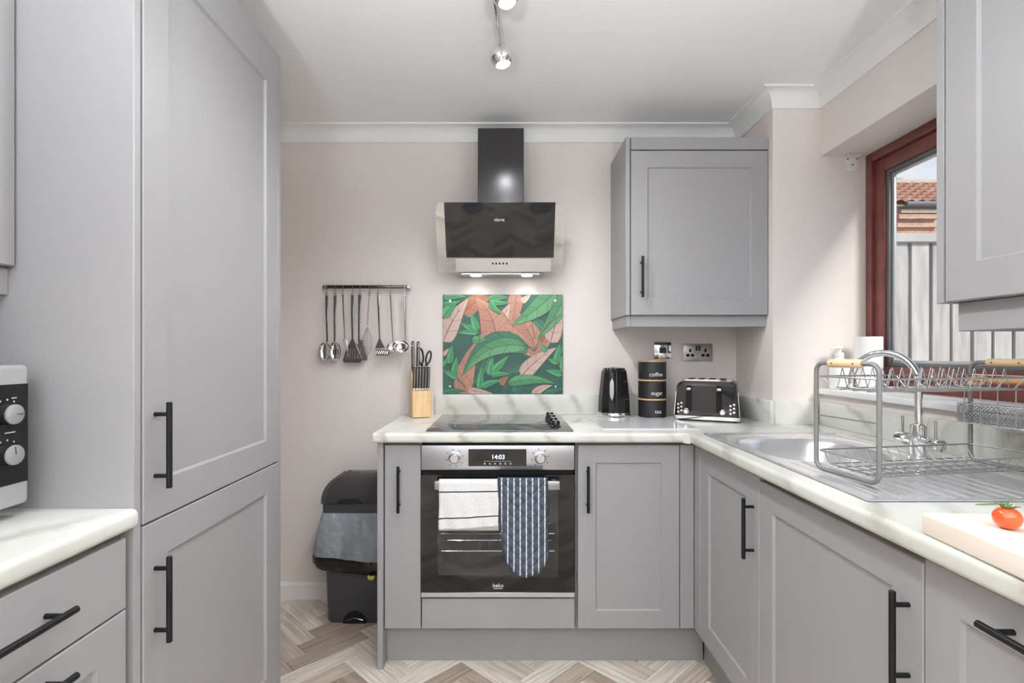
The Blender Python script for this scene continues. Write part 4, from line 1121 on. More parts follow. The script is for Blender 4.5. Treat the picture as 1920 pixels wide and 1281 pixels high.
def loop_bm(cx0, cz, rx, rz, tilt, r=.0045, y=0):
    bm = bmesh.new(); pts = []
    for k in range(20):
        a = 2 * PI * k / 20; x, z_ = rx * math.cos(a), rz * math.sin(a)
        pts.append((cx0 + x * math.cos(tilt) + z_ * math.sin(tilt), y, cz - x * math.sin(tilt) + z_ * math.cos(tilt)))
    tube(bm, pts, r, 8, closed=True); return bm
bm = loop_bm(-.016, .070, .012, .037, -.08); obj('finger_loop', bm, 'black_plastic', scs)
bm = loop_bm(.021, .064, .011, .031, .22); obj('thumb_loop', bm, 'black_plastic', scs)
bm = bmesh.new(); tube(bm, [(-.014, 0, .034), (-.006, 0, .018), (.004, 0, .0)], [.0065, .0065, .006], 8); tube(bm, [(.014, 0, .034), (.008, 0, .018), (-.003, 0, .0)], [.0065, .0065, .006], 8); obj('shank', bm, 'black_plastic', scs)
bm = bmesh.new(); rbox(bm, -.008, .008, -.002, .002, -.02, .004, .0008, 1); obj('blade', bm, 'chrome', scs)

# ------------------------------------------------------------------ utensil rail and utensils
UY = YB - .030; UZ = 1.549
rail = thing('utensil_rail', 'dark metal hanging rail with hooks on the wall left of the hood', 'rail', (-.69, UY, UZ))
bm = bmesh.new(); rbox(bm, -.898, -.486, UY - .003, UY + .003, UZ - .0085, UZ + .0085, .002, 2); obj('bar', bm, 'rail_metal', rail)
for x in (-.899, -.482):
    bm = bmesh.new(); tube(bm, [(x, UY - .006, UZ), (x, UY - .004, UZ), (x, YB - .002, UZ)], [.007, .0095, .0095], 14); obj('bracket', bm, 'dark_chrome' if x < -.6 else 'chrome', rail)
S0 = 375.5 * 1.0
def ux(px): return (px - 950) / 975 * UY
def uz(py): return CAMZ + (662 - py) / 975 * UY
def hang(name, label, px_top, px_bot, cat='utensil'):
    x0 = ux(px_top)
    bm = bmesh.new(); tube(bm, [(x0, UY + .0055, UZ + .004), (x0, UY + .0035, UZ + .0105), (x0, UY - .0045, UZ + .0105), (x0, UY - .0062, UZ), (x0, UY - .007, UZ - .028), (x0, UY - .011, UZ - .036), (x0, UY - .016, UZ - .033), (x0, UY - .017, UZ - .026)], .0016, 6); obj('hook', bm, 'chrome', rail)
    return thing(name, label, cat, (x0, UY - .012, UZ - .034), group='utensils hanging on the rail')
YU = UY - .012
def uhandle(root, px_top, px_bot, z_top, z_bot, w0=.017, w1=.009, m='dark_chrome'):
    x0, x1 = ux(px_top), ux(px_bot); bm = bmesh.new(); n = 10; rows = []
    for k in range(n + 1):
        s = k / n; x = x0 + (x1 - x0) * s; z_ = z_top + (z_bot - z_top) * s
        w = (w0 + (w1 - w0) * min(1, s * 1.15)) / 2; th = .0022
        rows.append([bm.verts.new((x + a * w, YU + b * th - .004 * math.sin(PI * s) , z_)) for a, b in ((-1, .2), (-.6, -1), (.6, -1), (1, .2), (.6, 1), (-.6, 1))])
    for a, b in zip(rows, rows[1:]):
        for k in range(6): bm.faces.new((a[k], a[(k + 1) % 6], b[(k + 1) % 6], b[k]))
    bm.faces.new(rows[0]); bm.faces.new(list(reversed(rows[-1])))
    h = obj('handle', bm, m, root)
    bm = bmesh.new(); pts = [(x0 + .0048 * math.cos(2 * PI * k / 14), YU - .003, z_top + .001 + .0085 * math.sin(2 * PI * k / 14)) for k in range(14)]
    tube(bm, pts, .0017, 6, closed=True); obj('hanging_loop', bm, 'chrome', h)
    return x1, z_bot
def bowl(root, x, z_c, rx, rz, depth, name='bowl', m='chrome', holes=()):
    bm = bmesh.new(); rings = []; nr, ns = 7, 28
    ctr_o = bm.verts.new((x, YU - .004 + depth, z_c)); ctr_i = bm.verts.new((x, YU - .004 + depth - .0018, z_c))
    for lay in (0, 1):
        rr = []
        for i in range(1, nr + 1):
            s = i / nr; y = YU - .004 + depth * math.sqrt(max(0, 1 - s * s * .999)) - (.0018 if lay else 0) * (1 if s < 1 else .0)
            rr.append([bm.verts.new((x + rx * s * math.cos(2 * PI * k / ns), y - (.0018 if lay and s == 1 else 0), z_c + rz * s * math.sin(2 * PI * k / ns))) for k in range(ns)])
        rings.append(rr)
        c = ctr_i if lay else ctr_o
        for k in range(ns):
            bm.faces.new((c, rr[0][k], rr[0][(k + 1) % ns]))
        for a, b in zip(rr, rr[1:]):
            for k in range(ns): bm.faces.new((a[k], a[(k + 1) % ns], b[(k + 1) % ns], b[k]))
    a, b = rings[0][-1], rings[1][-1]
    for k in range(ns): bm.faces.new((a[k], a[(k + 1) % ns], b[(k + 1) % ns], b[k]))
    o = obj(name, bm, m, root)
    if holes:
        bm = bmesh.new()
        for (hx, hz, hl, ha) in holes:
            yy = YU - .004 + depth * math.sqrt(max(0, 1 - (hx / rx) ** 2 - (hz / rz) ** 2)) - .0026
            rbox(bm, -.0018, .0018, -.0006, .0006, -hl / 2, hl / 2, .0004, 1, Matrix.Translation((x + hx, yy, z_c + hz)) @ Matrix.Rotation(ha, 4, 'Y'))
        obj('slots', bm, 'gap', o, False)
    return o
ZT = uz(553)
u = hang('serving_spoon', 'steel solid serving spoon, first utensil at the left of the rail', 614, 613)
x, z_ = uhandle(u, 614, 615, ZT, uz(641)); bowl(u, ux(611), uz(659), .029, .046, .015)
u = hang('slotted_spoon', 'steel slotted spoon, second utensil from the left of the rail', 630, 629)
x, z_ = uhandle(u, 630, 629, ZT, uz(641)); bowl(u, ux(630), uz(659), .029, .046, .015, holes=[(-.012, -.005, .03, .1), (0, -.008, .034, 0), (.012, -.005, .03, -.1)])
u = hang('carving_fork', 'thin steel two-pronged fork, third utensil from the left', 644.5, 648)
x, z_ = uhandle(u, 644.5, 648, ZT, uz(636), .008, .005)
bm = bmesh.new()
for s in (-1, 1): tube(bm, [(ux(648), YU, uz(634)), (ux(648) + s * .011, YU - .002, uz(640)), (ux(649) + s * .012, YU - .004, uz(655)), (ux(650) + s * .010, YU - .003, uz(667))], [.004, .003, .0025, .001], 8)
obj('prongs', bm, 'chrome', u)
def turner(root, xc, zt, zb, wt, wb, slots, m='dark_chrome', yo=0.0):
    # flat blade with rounded lower corners, cut by slots: built as strips between the slots
    bm = bmesh.new(); n = slots; zm = zt - (zt - zb) * .36
    prism(bm, [(xc - .006, zt + .006), (xc + .006, zt + .006), (xc + wt / 2, zm), (xc - wt / 2, zm)], 'y', YU - .002 + yo, YU + yo)
    tot = wb; gapw = .0042; sw_ = (tot - gapw * n) / (n + 1)
    for k in range(n + 1):
        xa = xc - wb / 2 + k * (sw_ + gapw); xb = xa + sw_
        ta = (xa - xc) / (wb / 2) * wt / 2 + xc; tb = (xb - xc) / (wb / 2) * wt / 2 + xc
        prism(bm, [(ta, zm), (tb, zm), (xb, zb + .018), (xa, zb + .018)], 'y', YU - .002 + yo, YU + yo)
    pr = [(xc - wb / 2, zb + .018), (xc + wb / 2, zb + .018), (xc + wb / 2, zb + .006), (xc + wb / 2 - .007, zb), (xc - wb / 2 + .007, zb), (xc - wb / 2, zb + .006)]
    prism(bm, pr, 'y', YU - .002 + yo, YU + yo)
    return obj('blade', bm, m, root, False)
u = hang('slotted_turner', 'wide slotted steel turner hanging at the middle left of the rail', 662, 663)
uhandle(u, 662, 662, ZT, uz(640)); turner(u, ux(662), uz(639), uz(680), .050, .090, 5)
u = hang('solid_turner', 'steel turner just behind and right of the wide slotted turner', 676, 677)
uhandle(u, 676, 674, ZT, uz(641)); turner(u, ux(677), uz(640), uz(676), .044, .066, 1, 'chrome', .006)
u = hang('balloon_whisk', 'small wire balloon whisk in the middle of the rail', 693.5, 690)
uhandle(u, 694, 690, ZT, uz(610), .006, .006, 'wire_bright')
bm = bmesh.new(); zt_, zb_ = uz(612), uz(668); xc = ux(690)
for k in range(5):
    a = PI * k / 5; pts = []
    for j in range(15):
        s = j / 14; w = .024 * math.sin(PI * s) ** .8 * (.7 + .5 * s) if 0 < s < 1 else 0
        pts.append((xc + w * math.cos(a) , YU - w * math.sin(a) * .7, zt_ + (zb_ - zt_) * s))
    tube(bm, pts, .0009, 5)
    tube(bm, [(2 * xc - p[0], 2 * YU - p[1], p[2]) for p in pts], .0009, 5)
obj('wires', bm, 'chrome', u)
u = hang('potato_masher', 'steel potato masher with pierced plate, third utensil from the right', 710, 713)
uhandle(u, 710, 713, ZT, uz(637), .012, .007)
bm = bmesh.new(); prism(bm, [(ux(713) - .004, uz(636)), (ux(713) + .004, uz(636)), (ux(713) + .026, uz(653)), (ux(713) - .022, uz(653))], 'y', YU - .002, YU + .001); obj('neck', bm, 'dark_chrome', u, False)
bm = bmesh.new()
for k in range(6):
    for j in range(3):
        tube(bm, [(ux(722) - .030 + k * .0105 + .008 * math.cos(2 * PI * q / 10) * .55, YU - .008 - j * .012 + .004 * math.sin(2 * PI * q / 10), uz(661) - j * .004 + .008 * math.sin(2 * PI * q / 10)) for q in range(10)], .0019, 5, closed=True)
tube(bm, [(ux(722) + a, YU - .02 + b, uz(660) + c) for a, b, c in ((-.036, 0, .010), (.032, 0, .006), (.036, -.02, -.012), (-.024, -.02, -.016))], .0026, 6, closed=True)
obj('mashing_plate', bm, 'dark_chrome', u)
u = hang('skimmer', 'small steel skimmer hanging beside the ladle, second from the right', 733, 738)
uhandle(u, 733, 738, ZT, uz(642), .009, .005); bowl(u, ux(738), uz(651), .030, .022, .012)
u = hang('soup_ladle', 'steel soup ladle with deep bowl, last utensil at the right of the rail', 759, 760)
uhandle(u, 759, 761, ZT, uz(640), .014, .008); YU -= .030; bowl(u, ux(755), uz(650), .039, .029, .026); YU += .030

# ------------------------------------------------------------------ bin
bn = thing('kitchen_bin', 'dark grey plastic swing-lid bin beside the oven run', 'bin', (-.672, 2.47, 0))
BX0, BX1, BYF, BYB = -.816, -.528, 2.350, 2.570
bm = bmesh.new()
def bloop(z_, g, r=.03): return [bm.verts.new((x, y, z_)) for x, y in rrect(BX0 - g, BX1 + g * .5, BYF - g, BYB, r, 4)]
lo_ = [bloop(0.001, -.006), bloop(.012, 0), bloop(.25, .007), bloop(.49, .016), bloop(.545, .018)]
for a, b in zip(lo_, lo_[1:]):
    for k in range(len(a)): bm.faces.new((a[k], a[(k + 1) % len(a)], b[(k + 1) % len(a)], b[k]))
bm.faces.new(lo_[0]); bm.faces.new(lo_[-1])
obj('body', bm, 'bin_body', bn)
bm = bmesh.new(); n = 14
arch = [(-.686 + .0 + .056 * math.cos(PI * k / n) * .95, .001 + .058 * math.sin(PI * k / n)) for k in range(n + 1)]
arch = [(x + .0, z_) for x, z_ in arch]
prism(bm, arch, 'y', BYF - .0030, BYF + .004); ar = obj('foot_recess_shade', bm, 'gap', bn, False)  # black arch sheet paints the shade of the recess onto the body
bm = bmesh.new(); tube(bm, [(-.724, BYF - .005, .016), (-.686, BYF - .008, .030), (-.648, BYF - .005, .018)], .0035, 8); obj('pedal_rim', bm, 'dark_chrome', ar)
# rim hood: half-round side walls
def dome(y): # height of the lid arc
    c = (BYF - .016 + BYB) / 2; h = (BYB - BYF + .016) / 2
    return .105 * math.sqrt(max(0, 1 - ((y - c) / h) ** 2))
bm = bmesh.new(); xl_, xr_ = BX0 - .017, BX1 + .008
def hoodloop(inset, dz, x0, x1, zb):
    n = 18; rows = []
    for k in range(n + 1):
        a = PI * k / n; c = (BYF - .018 + BYB) / 2; h = (BYB - BYF + .018) / 2 - inset
        y = c - h * math.cos(a); z_ = zb + (.118 - dz) * math.sin(a) ** .8
        sh = .095 * (1 - math.sqrt(max(0, 1 - min(1, math.sin(a)) ** 2 * .96)))
        rows.append((y, z_, x0 + sh, x1 - sh * .4))
    return rows
rows = hoodloop(0, 0, xl_, xr_, .546); vs_ = [[bm.verts.new((x0, y, z_)), bm.verts.new((x1, y, z_))] for y, z_, x0, x1 in rows]
for a, b in zip(vs_, vs_[1:]): bm.faces.new((a[0], b[0], b[1], a[1]))
bm.faces.new([v[0] for v in vs_]); bm.faces.new([v[1] for v in reversed(vs_)]); bm.faces.new((vs_[0][0], vs_[0][1], vs_[-1][1], vs_[-1][0]))
lidb = obj('lid_surround', bm, 'bin_body', bn)
rows = hoodloop(-.003, -.003, xl_ + .022, xr_ - .016, .5475); bm = bmesh.new()
vs_ = [[bm.verts.new((x0, y, z_)), bm.verts.new((x1, y, z_))] for y, z_, x0, x1 in rows[:13]]
v2 = [[bm.verts.new((v[0].co.x, v[0].co.y + .006, v[0].co.z - .006)), bm.verts.new((v[1].co.x, v[1].co.y + .006, v[1].co.z - .006))] for v in vs_]
for A in (vs_, v2):
    for a, b in zip(A, A[1:]): bm.faces.new((a[0], b[0], b[1], a[1]))
for s in (0, 1):
    for k in range(12): bm.faces.new((vs_[k][s], vs_[k + 1][s], v2[k + 1][s], v2[k][s]))
bm.faces.new((vs_[0][0], vs_[0][1], v2[0][1], v2[0][0])); bm.faces.new((vs_[-1][0], vs_[-1][1], v2[-1][1], v2[-1][0]))
fl_ = obj('swing_flap', bm, 'bin_lid', lidb)
bm = bmesh.new(); prism(bm, [(-.70 + .06 * math.cos(PI * k / 12), .551 + .020 * math.sin(PI * k / 12)) for k in range(13)], 'y', BYF - .0275, BYF - .020); obj('finger_grip', bm, 'black_plastic', fl_, False)
# bin liner folded over the rim
def liner_ring(z_, g, ph=0.0, amp=.0):
    base = rrect(BX0 - .019 - g, BX1 + .010 + g * .12, BYF - .021 - g, BYB + .003, .03, 5)
    ref = rrect(BX0 - .019, BX1 + .010, BYF - .021, BYB + .003, .03, 5)
    out = []
    # resample densely
    for i in range(len(base)):
        a, b = base[i], base[(i + 1) % len(base)]
        ra, rb = ref[i], ref[(i + 1) % len(ref)]
        n_ = max(1, int(math.hypot(rb[0] - ra[0], rb[1] - ra[1]) / .012))
        for k in range(n_): out.append((a[0] + (b[0] - a[0]) * k / n_, a[1] + (b[1] - a[1]) * k / n_))
    res = []
    for i, (x, y) in enumerate(out):
        wob = amp * (math.sin(i * .38 + ph) + .7 * math.sin(i * .9 + ph * 2.4) + .3 * math.sin(i * 1.9 - ph * 3))
        cxm, cym = (BX0 + BX1) / 2, (BYF + BYB) / 2
        dd = Vector((x - cxm, y - cym)).normalized()
        front = 1.0 if y < BYB - .02 else 0.0
        if x > BX1 - .02: front *= .25
        tilt = -.030 * (x - BX0) / (BX1 - BX0)
        res.append((min(x + dd.x * wob * front, -.505), y + dd.y * wob * front, z_ + tilt * (1 if z_ < .42 else 0)))
    return res
def liner_mesh(levels, name, m, parent):
    bm = bmesh.new(); rs = [[bm.verts.new(p) for p in liner_ring(*l)] for l in levels]
    for a, b in zip(rs, rs[1:]):
        for k in range(len(a)): bm.faces.new((a[k], a[(k + 1) % len(a)], b[(k + 1) % len(a)], b[k]))
    return obj(name, bm, m, parent, 80)
bl = thing('bin_liner', 'grey plastic bin bag with black folded hem over the bin rim', 'bin bag', (-.672, 2.47, .26))
liner_mesh([(.505, .000, 0, 0), (.485, .005, .2, .001), (.46, .010, .5, .0025), (.43, .014, .8, .004), (.40, .018, 1.1, .005), (.37, .022, 1.4, .006), (.34, .024, 1.7, .006), (.312, .026, 2.0, .005)], 'bag_sheet', 'liner', bl)
liner_mesh([(.318, .029, 2.0, .004), (.29, .030, 2.2, .004), (.262, .020, 2.4, .004), (.250, .006, 2.4, .003)], 'folded_hem', 'liner_fold', bl)
bm = bmesh.new(); tube(bm, [(-.612, BYF - .046, .236), (-.604, BYF - .052, .226), (-.596, BYF - .052, .226), (-.588, BYF - .046, .234)], [.006, .010, .010, .007], 10); obj('drawstring_knot', bm, 'yellow', bl)

# ------------------------------------------------------------------ microwave
mw = thing('microwave', 'silver microwave with black control panel and two dials at the left edge', 'microwave', (-1.06, .76, WT1))
MX = -.90; MY0, MY1, MZ0, MZ1 = .53, .981, .942, 1.201
bm = bmesh.new(); rbox(bm, XL + .05, MX - .015, MY0 + .006, MY1 - .006, MZ0 + .004, MZ1 - .004, .004, 2); obj('case', bm, 'silver_plastic', mw)
bm = bmesh.new(); rbox(bm, MX - .016, MX, MY0, MY1, MZ0, MZ1, .009, 4); fr_ = obj('front_frame', bm, 'silver_plastic', mw)
bm = bmesh.new(); rbox(bm, MX - .001, MX + .002, .845, MY1 - .0045, .984, 1.166, .001, 1); cpn = obj('control_panel', bm, 'black_glass', mw, False)
bm = bmesh.new(); rbox(bm, MX - .001, MX + .002, MY0 + .02, .838, .984, 1.166, .001, 1); mdo = obj('door_window', bm, 'black_glass', mw, False)
bm = bmesh.new(); tube(bm, [(MX + .002, .815, 1.150), (MX + .022, .815, 1.146), (MX + .030, .815, 1.135), (MX + .030, .815, 1.015), (MX + .022, .815, 1.004), (MX + .002, .815, 1.0)], .006, 8); obj('door_handle', bm, 'silver_plastic', mdo)
for z_, ang in ((1.113, 0.0), (1.040, 1.7)):
    bm = bmesh.new(); lathe(bm, [(.0195, 0), (.019, .004), (.0178, .0165)], (MX + .002, .932, z_), 26, Matrix.Rotation(PI / 2, 4, 'Y')); kn = obj('dial', bm, 'black_plastic', mw)
    bm = bmesh.new(); lathe(bm, [(.0180, .0150), (.0176, .0182), (.0165, .0190)], (MX + .002, .932, z_), 26, Matrix.Rotation(PI / 2, 4, 'Y')); obj('dial_face', bm, 'silver_knob', kn)
    bm = bmesh.new(); rbox(bm, 0, .0005, .001, .0150, -.0007, .0007, .0001, 1, Matrix.Translation((MX + .0211, .932, z_)) @ Matrix.Rotation(ang, 4, 'X')); obj('pointer', bm, 'black_plastic', kn, False)
bm = bmesh.new()
for z_ in (1.113, 1.040):
    for k in range(9):
        a = -.5 + PI * 1.25 * k / 8; yy, zz = .932 + .029 * math.cos(a) * .95, z_ + .026 * math.sin(a)
        box(bm, MX + .002, MX + .0024, yy - .0016, yy + .0016, zz - .0016, zz + .0016)
for yy, zz, w in ((.915, 1.148, .012), (.948, 1.141, .010), (.900, 1.074, .02), (.94, 1.079, .02), (.915, 1.009, .012)):
    box(bm, MX + .002, MX + .0024, yy - w / 2, yy + w / 2, zz - .0012, zz + .0012)
obj('scale_marks', bm, 'grey_text', cpn, False)
for x in (XL + .09, MX - .05):
    for y in (.57, .94):
        bm = bmesh.new(); cyl(bm, (x, y, WT1), (x, y, MZ0 + .005), .014, 14); obj('foot', bm, 'black_plastic', mw)

# ------------------------------------------------------------------ sink and tap
sink = thing('sink', 'stainless steel inset sink with bowl and ridged drainer below the window', 'sink', (1.0, 1.5, WT1))
def sstep(a, b, x):
    t = min(1, max(0, (x - a) / (b - a))); return t * t * (3 - 2 * t)
def sink_h(x, y):
    e = min(x - SX0, SX1 - x, y - SY0, SY1 - y)
    z_ = .0035 * (1 - abs(min(e, .014) / .007 - 1)) + (.0005)
    # bowl
    q = (abs((x - .990) / .186) ** 3.2 + abs((y - 1.690) / .205) ** 3.2) ** (1 / 3.2)
    z_ -= .008 * sstep(1.26, 1.12, q)
    z_ -= .145 * sstep(1.04, .72, q)
    # drainer
    dx = min(x - .785, 1.150 - x); dy = min(y - 1.085, 1.455 - y); dmin = min(dx, dy)
    if dmin > 0:
        k = min(1, dmin / .012)
        z_ -= .0065 * k
        z_ += .0070 * k * (1 - max(0, math.cos(2 * PI * (x - .785) / .0365)) ** 4)
    return WT1 + .0012 + z_
bm = bmesh.new(); NX, NY = 260, 130; g = []
for i in range(NX + 1):
    x = SX0 + (SX1 - SX0) * i / NX
    g.append([bm.verts.new((x, SY0 + (SY1 - SY0) * j / NY, sink_h(x, SY0 + (SY1 - SY0) * j / NY))) for j in range(NY + 1)])
for i in range(NX):
    for j in range(NY): bm.faces.new((g[i][j], g[i + 1][j], g[i + 1][j + 1], g[i][j + 1]))
obj('sink_top', bm, 'steel_sink', sink, 80)
bm = bmesh.new(); lathe(bm, [(.040, .0), (.040, .003), (.030, .004), (.028, .001), (.004, .001)], (.99, 1.69, WT1 - .151), 24); obj('waste', bm, 'chrome', sink)
tap = thing('mixer_tap', 'chrome swan-neck mixer tap with two lever handles on the sink', 'tap', (1.186, 1.50, WT1))
TXp, TYp = 1.188, 1.500
zs = WT1 + .0012
bm = bmesh.new(); lathe(bm, [(.026, zs), (.026, zs + .006), (.0205, zs + .009), (.0205, zs + .096), (.018, zs + .099), (.012, zs + .100)], (TXp, TYp, 0), 28); obj('body', bm, 'chrome', tap)
ed = Vector((1.088 - TXp, 1.640 - TYp, 0)); R_ = ed.length / 2; ed.normalize()
pts = [(TXp, TYp, zs + .098), (TXp, TYp, zs + .16), (TXp, TYp, 1.137)]
for k in range(1, 25):
    a = PI * k / 24; c = R_ - R_ * math.cos(a); pts.append((TXp + ed.x * c, TYp + ed.y * c, 1.137 + R_ * math.sin(a)))
pts.append((TXp + ed.x * 2 * R_, TYp + ed.y * 2 * R_, 1.122))
bm = bmesh.new(); tube(bm, pts, .0098, 16); obj('spout', bm, 'chrome', tap)
bm = bmesh.new(); e_ = Vector((TXp + ed.x * 2 * R_, TYp + ed.y * 2 * R_, 0)); lathe(bm, [(.0105, 1.108), (.0115, 1.110), (.0115, 1.124), (.0100, 1.126)], e_, 18); obj('aerator', bm, 'chrome', tap)
for s, nm in ((1, 'far'), (-1, 'near')):
    zc = zs + .050
    bm = bmesh.new(); tube(bm, [(TXp, TYp + s * .018, zc), (TXp, TYp + s * .044, zc), (TXp, TYp + s * .0445, zc), (TXp, TYp + s * .074, zc), (TXp, TYp + s * .078, zc)], [.0135, .0135, .0185, .0185, .016], 22); hv = obj('valve_handle', bm, 'chrome', tap)
    bm = bmesh.new(); tube(bm, [(TXp, TYp + s * .060, zc + .017), (TXp, TYp + s * .060, zc + .066)], .0036, 10); obj('lever', bm, 'dark_chrome', hv)

# ------------------------------------------------------------------ dish rack (local frame: x along the rack, y towards the far side)
RZ = WT1 + .008
rk_ang = math.radians(10.3)
rk = thing('dish_rack', 'two-tier grey wire dish rack with wooden grips on the draining board', 'dish rack', (.792, 1.330, RZ), rk_ang, True)
RL, RWd, RH = .478, .182, .272
def end_loop(x):
    bm = bmesh.new(); pts = []
    for (cy, cz, a0) in ((-.022, RH - .022, 0), (-RWd + .022, RH - .022, PI / 2), (-RWd + .022, .0275, PI), (-.022, .0275, 1.5 * PI)):
        for k in range(6):
            a = a0 + PI / 2 * k / 5; pts.append((x, cy + .022 * math.cos(a), cz + .022 * math.sin(a)))
    tube(bm, pts, .0055, 10, closed=True); return bm
for x in (0, RL):
    fo = obj('end_frame', end_loop(x), 'tube_grey', rk)
    bm = bmesh.new(); tube(bm, [(x, -.043, RH), (x, -.046, RH), (x, -.136, RH), (x, -.139, RH)], [.0085, .0105, .0105, .0085], 14); gr = obj('wooden_grip', bm, 'grip_wood', fo)
    bm = bmesh.new()
    for y in (-.060, -.122): cyl(bm, (x - .0112, y, RH), (x + .0112, y, RH), .0018, 8)
    obj('pin', bm, 'black_metal', gr)
    bm = bmesh.new(); tube(bm, [(x, .004, .140), (x, -RWd - .004, .140)], .0018, 8); obj('cross_wire', bm, 'tube_grey', fo)
def wirebox(z1, z0, inset, rr, hoops, ybars):
    bm = bmesh.new()
    def rect(z_, i, r_): tube(bm, [(p[0], p[1], z_) for p in rrect(.003 + i, RL - .003 - i, -RWd + .001 + i, -.001 - i, .014, 4)], r_, 6, closed=True)
    rect(z1, 0, rr); rect(z0, inset, rr * .8)
    for k in range(hoops):
        x = .020 + (RL - .04) * k / (hoops - 1)
        tube(bm, [(x, -.001, z1), (x, -inset - .001, z0 + .004), (x, -inset - .006, z0), (x, -RWd + inset + .006, z0), (x, -RWd + inset + .001, z0 + .004), (x, -RWd + .001, z1)], .0014, 5)
    for y in ybars: tube(bm, [(inset, y, z0 - .002), (RL - inset, y, z0 - .002)], .0016, 5)
    return bm
obj('lower_basket', wirebox(.050, .017, .018, .0022, 15, (-.05, -.09, -.13)), 'wire', rk)
ub = obj('upper_basket', wirebox(.238, .209, .022, .0024, 9, (-.05, -.09, -.13)), 'wire_bright', rk)
for y in (-.045, -.150):
    bm = bmesh.new(); pts = []
    for k in range(27):
        pts.append((.02 + k * .0146, y, .209 if k % 2 == 0 else .262))
    pts2 = []
    for a, b in zip(pts, pts[1:]):
        pts2 += [tuple(a[i] + (b[i] - a[i]) * t for i in range(3)) for t in (.04, .96)]
    tube(bm, pts2, .0012, 5); obj('plate_divider', bm, 'wire', ub)
# cutlery basket hanging at the wall end
rkm = Matrix.Translation((.792, 1.330, RZ)) @ Matrix.Rotation(rk_ang, 4, 'Z')
cb = thing('cutlery_basket', 'small metal mesh cutlery basket hanging under the top tier of the rack', 'basket', rkm @ Vector((.428, -.005, .112)), rk_ang, True)
def mesh_side(bm, o_, du, L, H, n_):
    st = L / n_
    for k in range(-int(H / st) - 1, n_ + 1):
        for sg in (1, -1):
            a0, a1 = k * st, k * st + H
            z0, z1 = (0, H) if sg > 0 else (H, 0)
            p, q = (a0, z0), (a1, z1)
            if p[0] < 0: t = (0 - p[0]) / (q[0] - p[0]); p = (0, p[1] + (q[1] - p[1]) * t)
            if q[0] > L: t = (L - p[0]) / (q[0] - p[0]); q = (L, p[1] + (q[1] - p[1]) * t)
            if q[0] - p[0] < .002: continue
            A = Vector(o_) + Vector(du) * p[0] + Vector((0, 0, p[1])); Bp = Vector(o_) + Vector(du) * q[0] + Vector((0, 0, q[1]))
            tube(bm, [A, Bp], .0009, 4, caps=False)
bm = bmesh.new(); CWx, CLy, CHz = .045, .165, .050
mesh_side(bm, (0, 0, 0), (0, -1, 0), CLy, CHz, 18); mesh_side(bm, (CWx, 0, 0), (0, -1, 0), CLy, CHz, 18)
mesh_side(bm, (0, 0, 0), (1, 0, 0), CWx, CHz, 6); mesh_side(bm, (0, -CLy, 0), (1, 0, 0), CWx, CHz, 6)
obj('mesh_sides', bm, 'wire', cb, False)
bm = bmesh.new(); box(bm, 0, CWx, -CLy, 0, -.001, .0005); obj('base_plate', bm, 'wire', cb, False)
bm = bmesh.new()
for z_ in (0, CHz): tube(bm, [(0, 0, z_), (CWx, 0, z_), (CWx, -CLy, z_), (0, -CLy, z_)], .0018, 6, closed=True)
obj('rim', bm, 'wire_bright', cb)
bm = bmesh.new()
for y in (-.02, -.06, -.10, -.14): tube(bm, [(-.0015, y, -.003), (-.0015, y, CHz), (-.0015, y, .100), (.004, y, .103)], .0013, 5)
obj('hanger_wire', bm, 'wire', cb)
# dish brush lying in the top tier
br = thing('dish_brush', 'wooden handled dish brush lying in the top tier of the rack', 'brush', rkm @ Vector((.440, -.040, .2135)), rk_ang - PI / 2 + .04, True)
bm = bmesh.new(); tube(bm, [(.030, 0, .012), (.05, 0, .012), (.08, 0, .013), (.12, 0, .014), (.135, 0, .014)], [.006, .008, .0095, .009, .005], 12); obj('handle', bm, 'brush_wood', br)
bm = bmesh.new(); lathe(bm, [(.019, .010), (.022, .013), (.021, .019), (.012, .023)], (.012, 0, 0), 18); obj('head', bm, 'brush_wood', br)
bm = bmesh.new()
for k in range(60):
    a = random.random() * 2 * PI; r_ = .018 * math.sqrt(random.random()); tube(bm, [(.012 + r_ * math.cos(a), r_ * math.sin(a), .012), (.012 + r_ * 1.25 * math.cos(a) - .006, r_ * 1.25 * math.sin(a), .0005)], .0011, 4)
bo = obj('bristles', bm, 'bristle', br); bo['kind'] = 'stuff'

# ------------------------------------------------------------------ window sill things
sp_ = thing('soap_dispenser', 'white pump soap bottle on the window sill by the reveal', 'soap dispenser', (1.392, 2.175, 1.072))
bm = bmesh.new(); lathe(bm, [(.034, 1.0725), (.037, 1.078), (.038, 1.16), (.034, 1.185), (.018, 1.200), (.015, 1.206)], (1.392, 2.175, 0), 26); obj('bottle', bm, 'white_plastic', sp_)
bm = bmesh.new(); lathe(bm, [(.017, 1.2065), (.017, 1.224), (.007, 1.226), (.007, 1.240)], (1.392, 2.175, 0), 18); pm = obj('pump', bm, 'white_plastic', sp_)
bm = bmesh.new(); tube(bm, [(1.402, 2.175, 1.244), (1.39, 2.174, 1.246), (1.362, 2.170, 1.244), (1.352, 2.169, 1.238)], [.008, .010, .006, .004], 10); obj('nozzle', bm, 'white_plastic', pm)
kr_ = thing('kitchen_roll', 'white kitchen paper roll standing on the window sill', 'paper roll', (1.480, 2.128, 1.072))
bm = bmesh.new(); lathe(bm, [(.021, 1.0725), (.050, 1.0725), (.0505, 1.078), (.0505, 1.284), (.050, 1.289), (.021, 1.289)], (1.480, 2.128, 0), 36, cap0=False, cap1=False); obj('paper', bm, 'paper', kr_, 50)
bm = bmesh.new(); lathe(bm, [(.0205, 1.0725), (.0205, 1.289), (.0185, 1.289), (.0185, 1.0725)], (1.480, 2.128, 0), 24, cap0=False, cap1=False); obj('core', bm, 'board_wood', kr_)
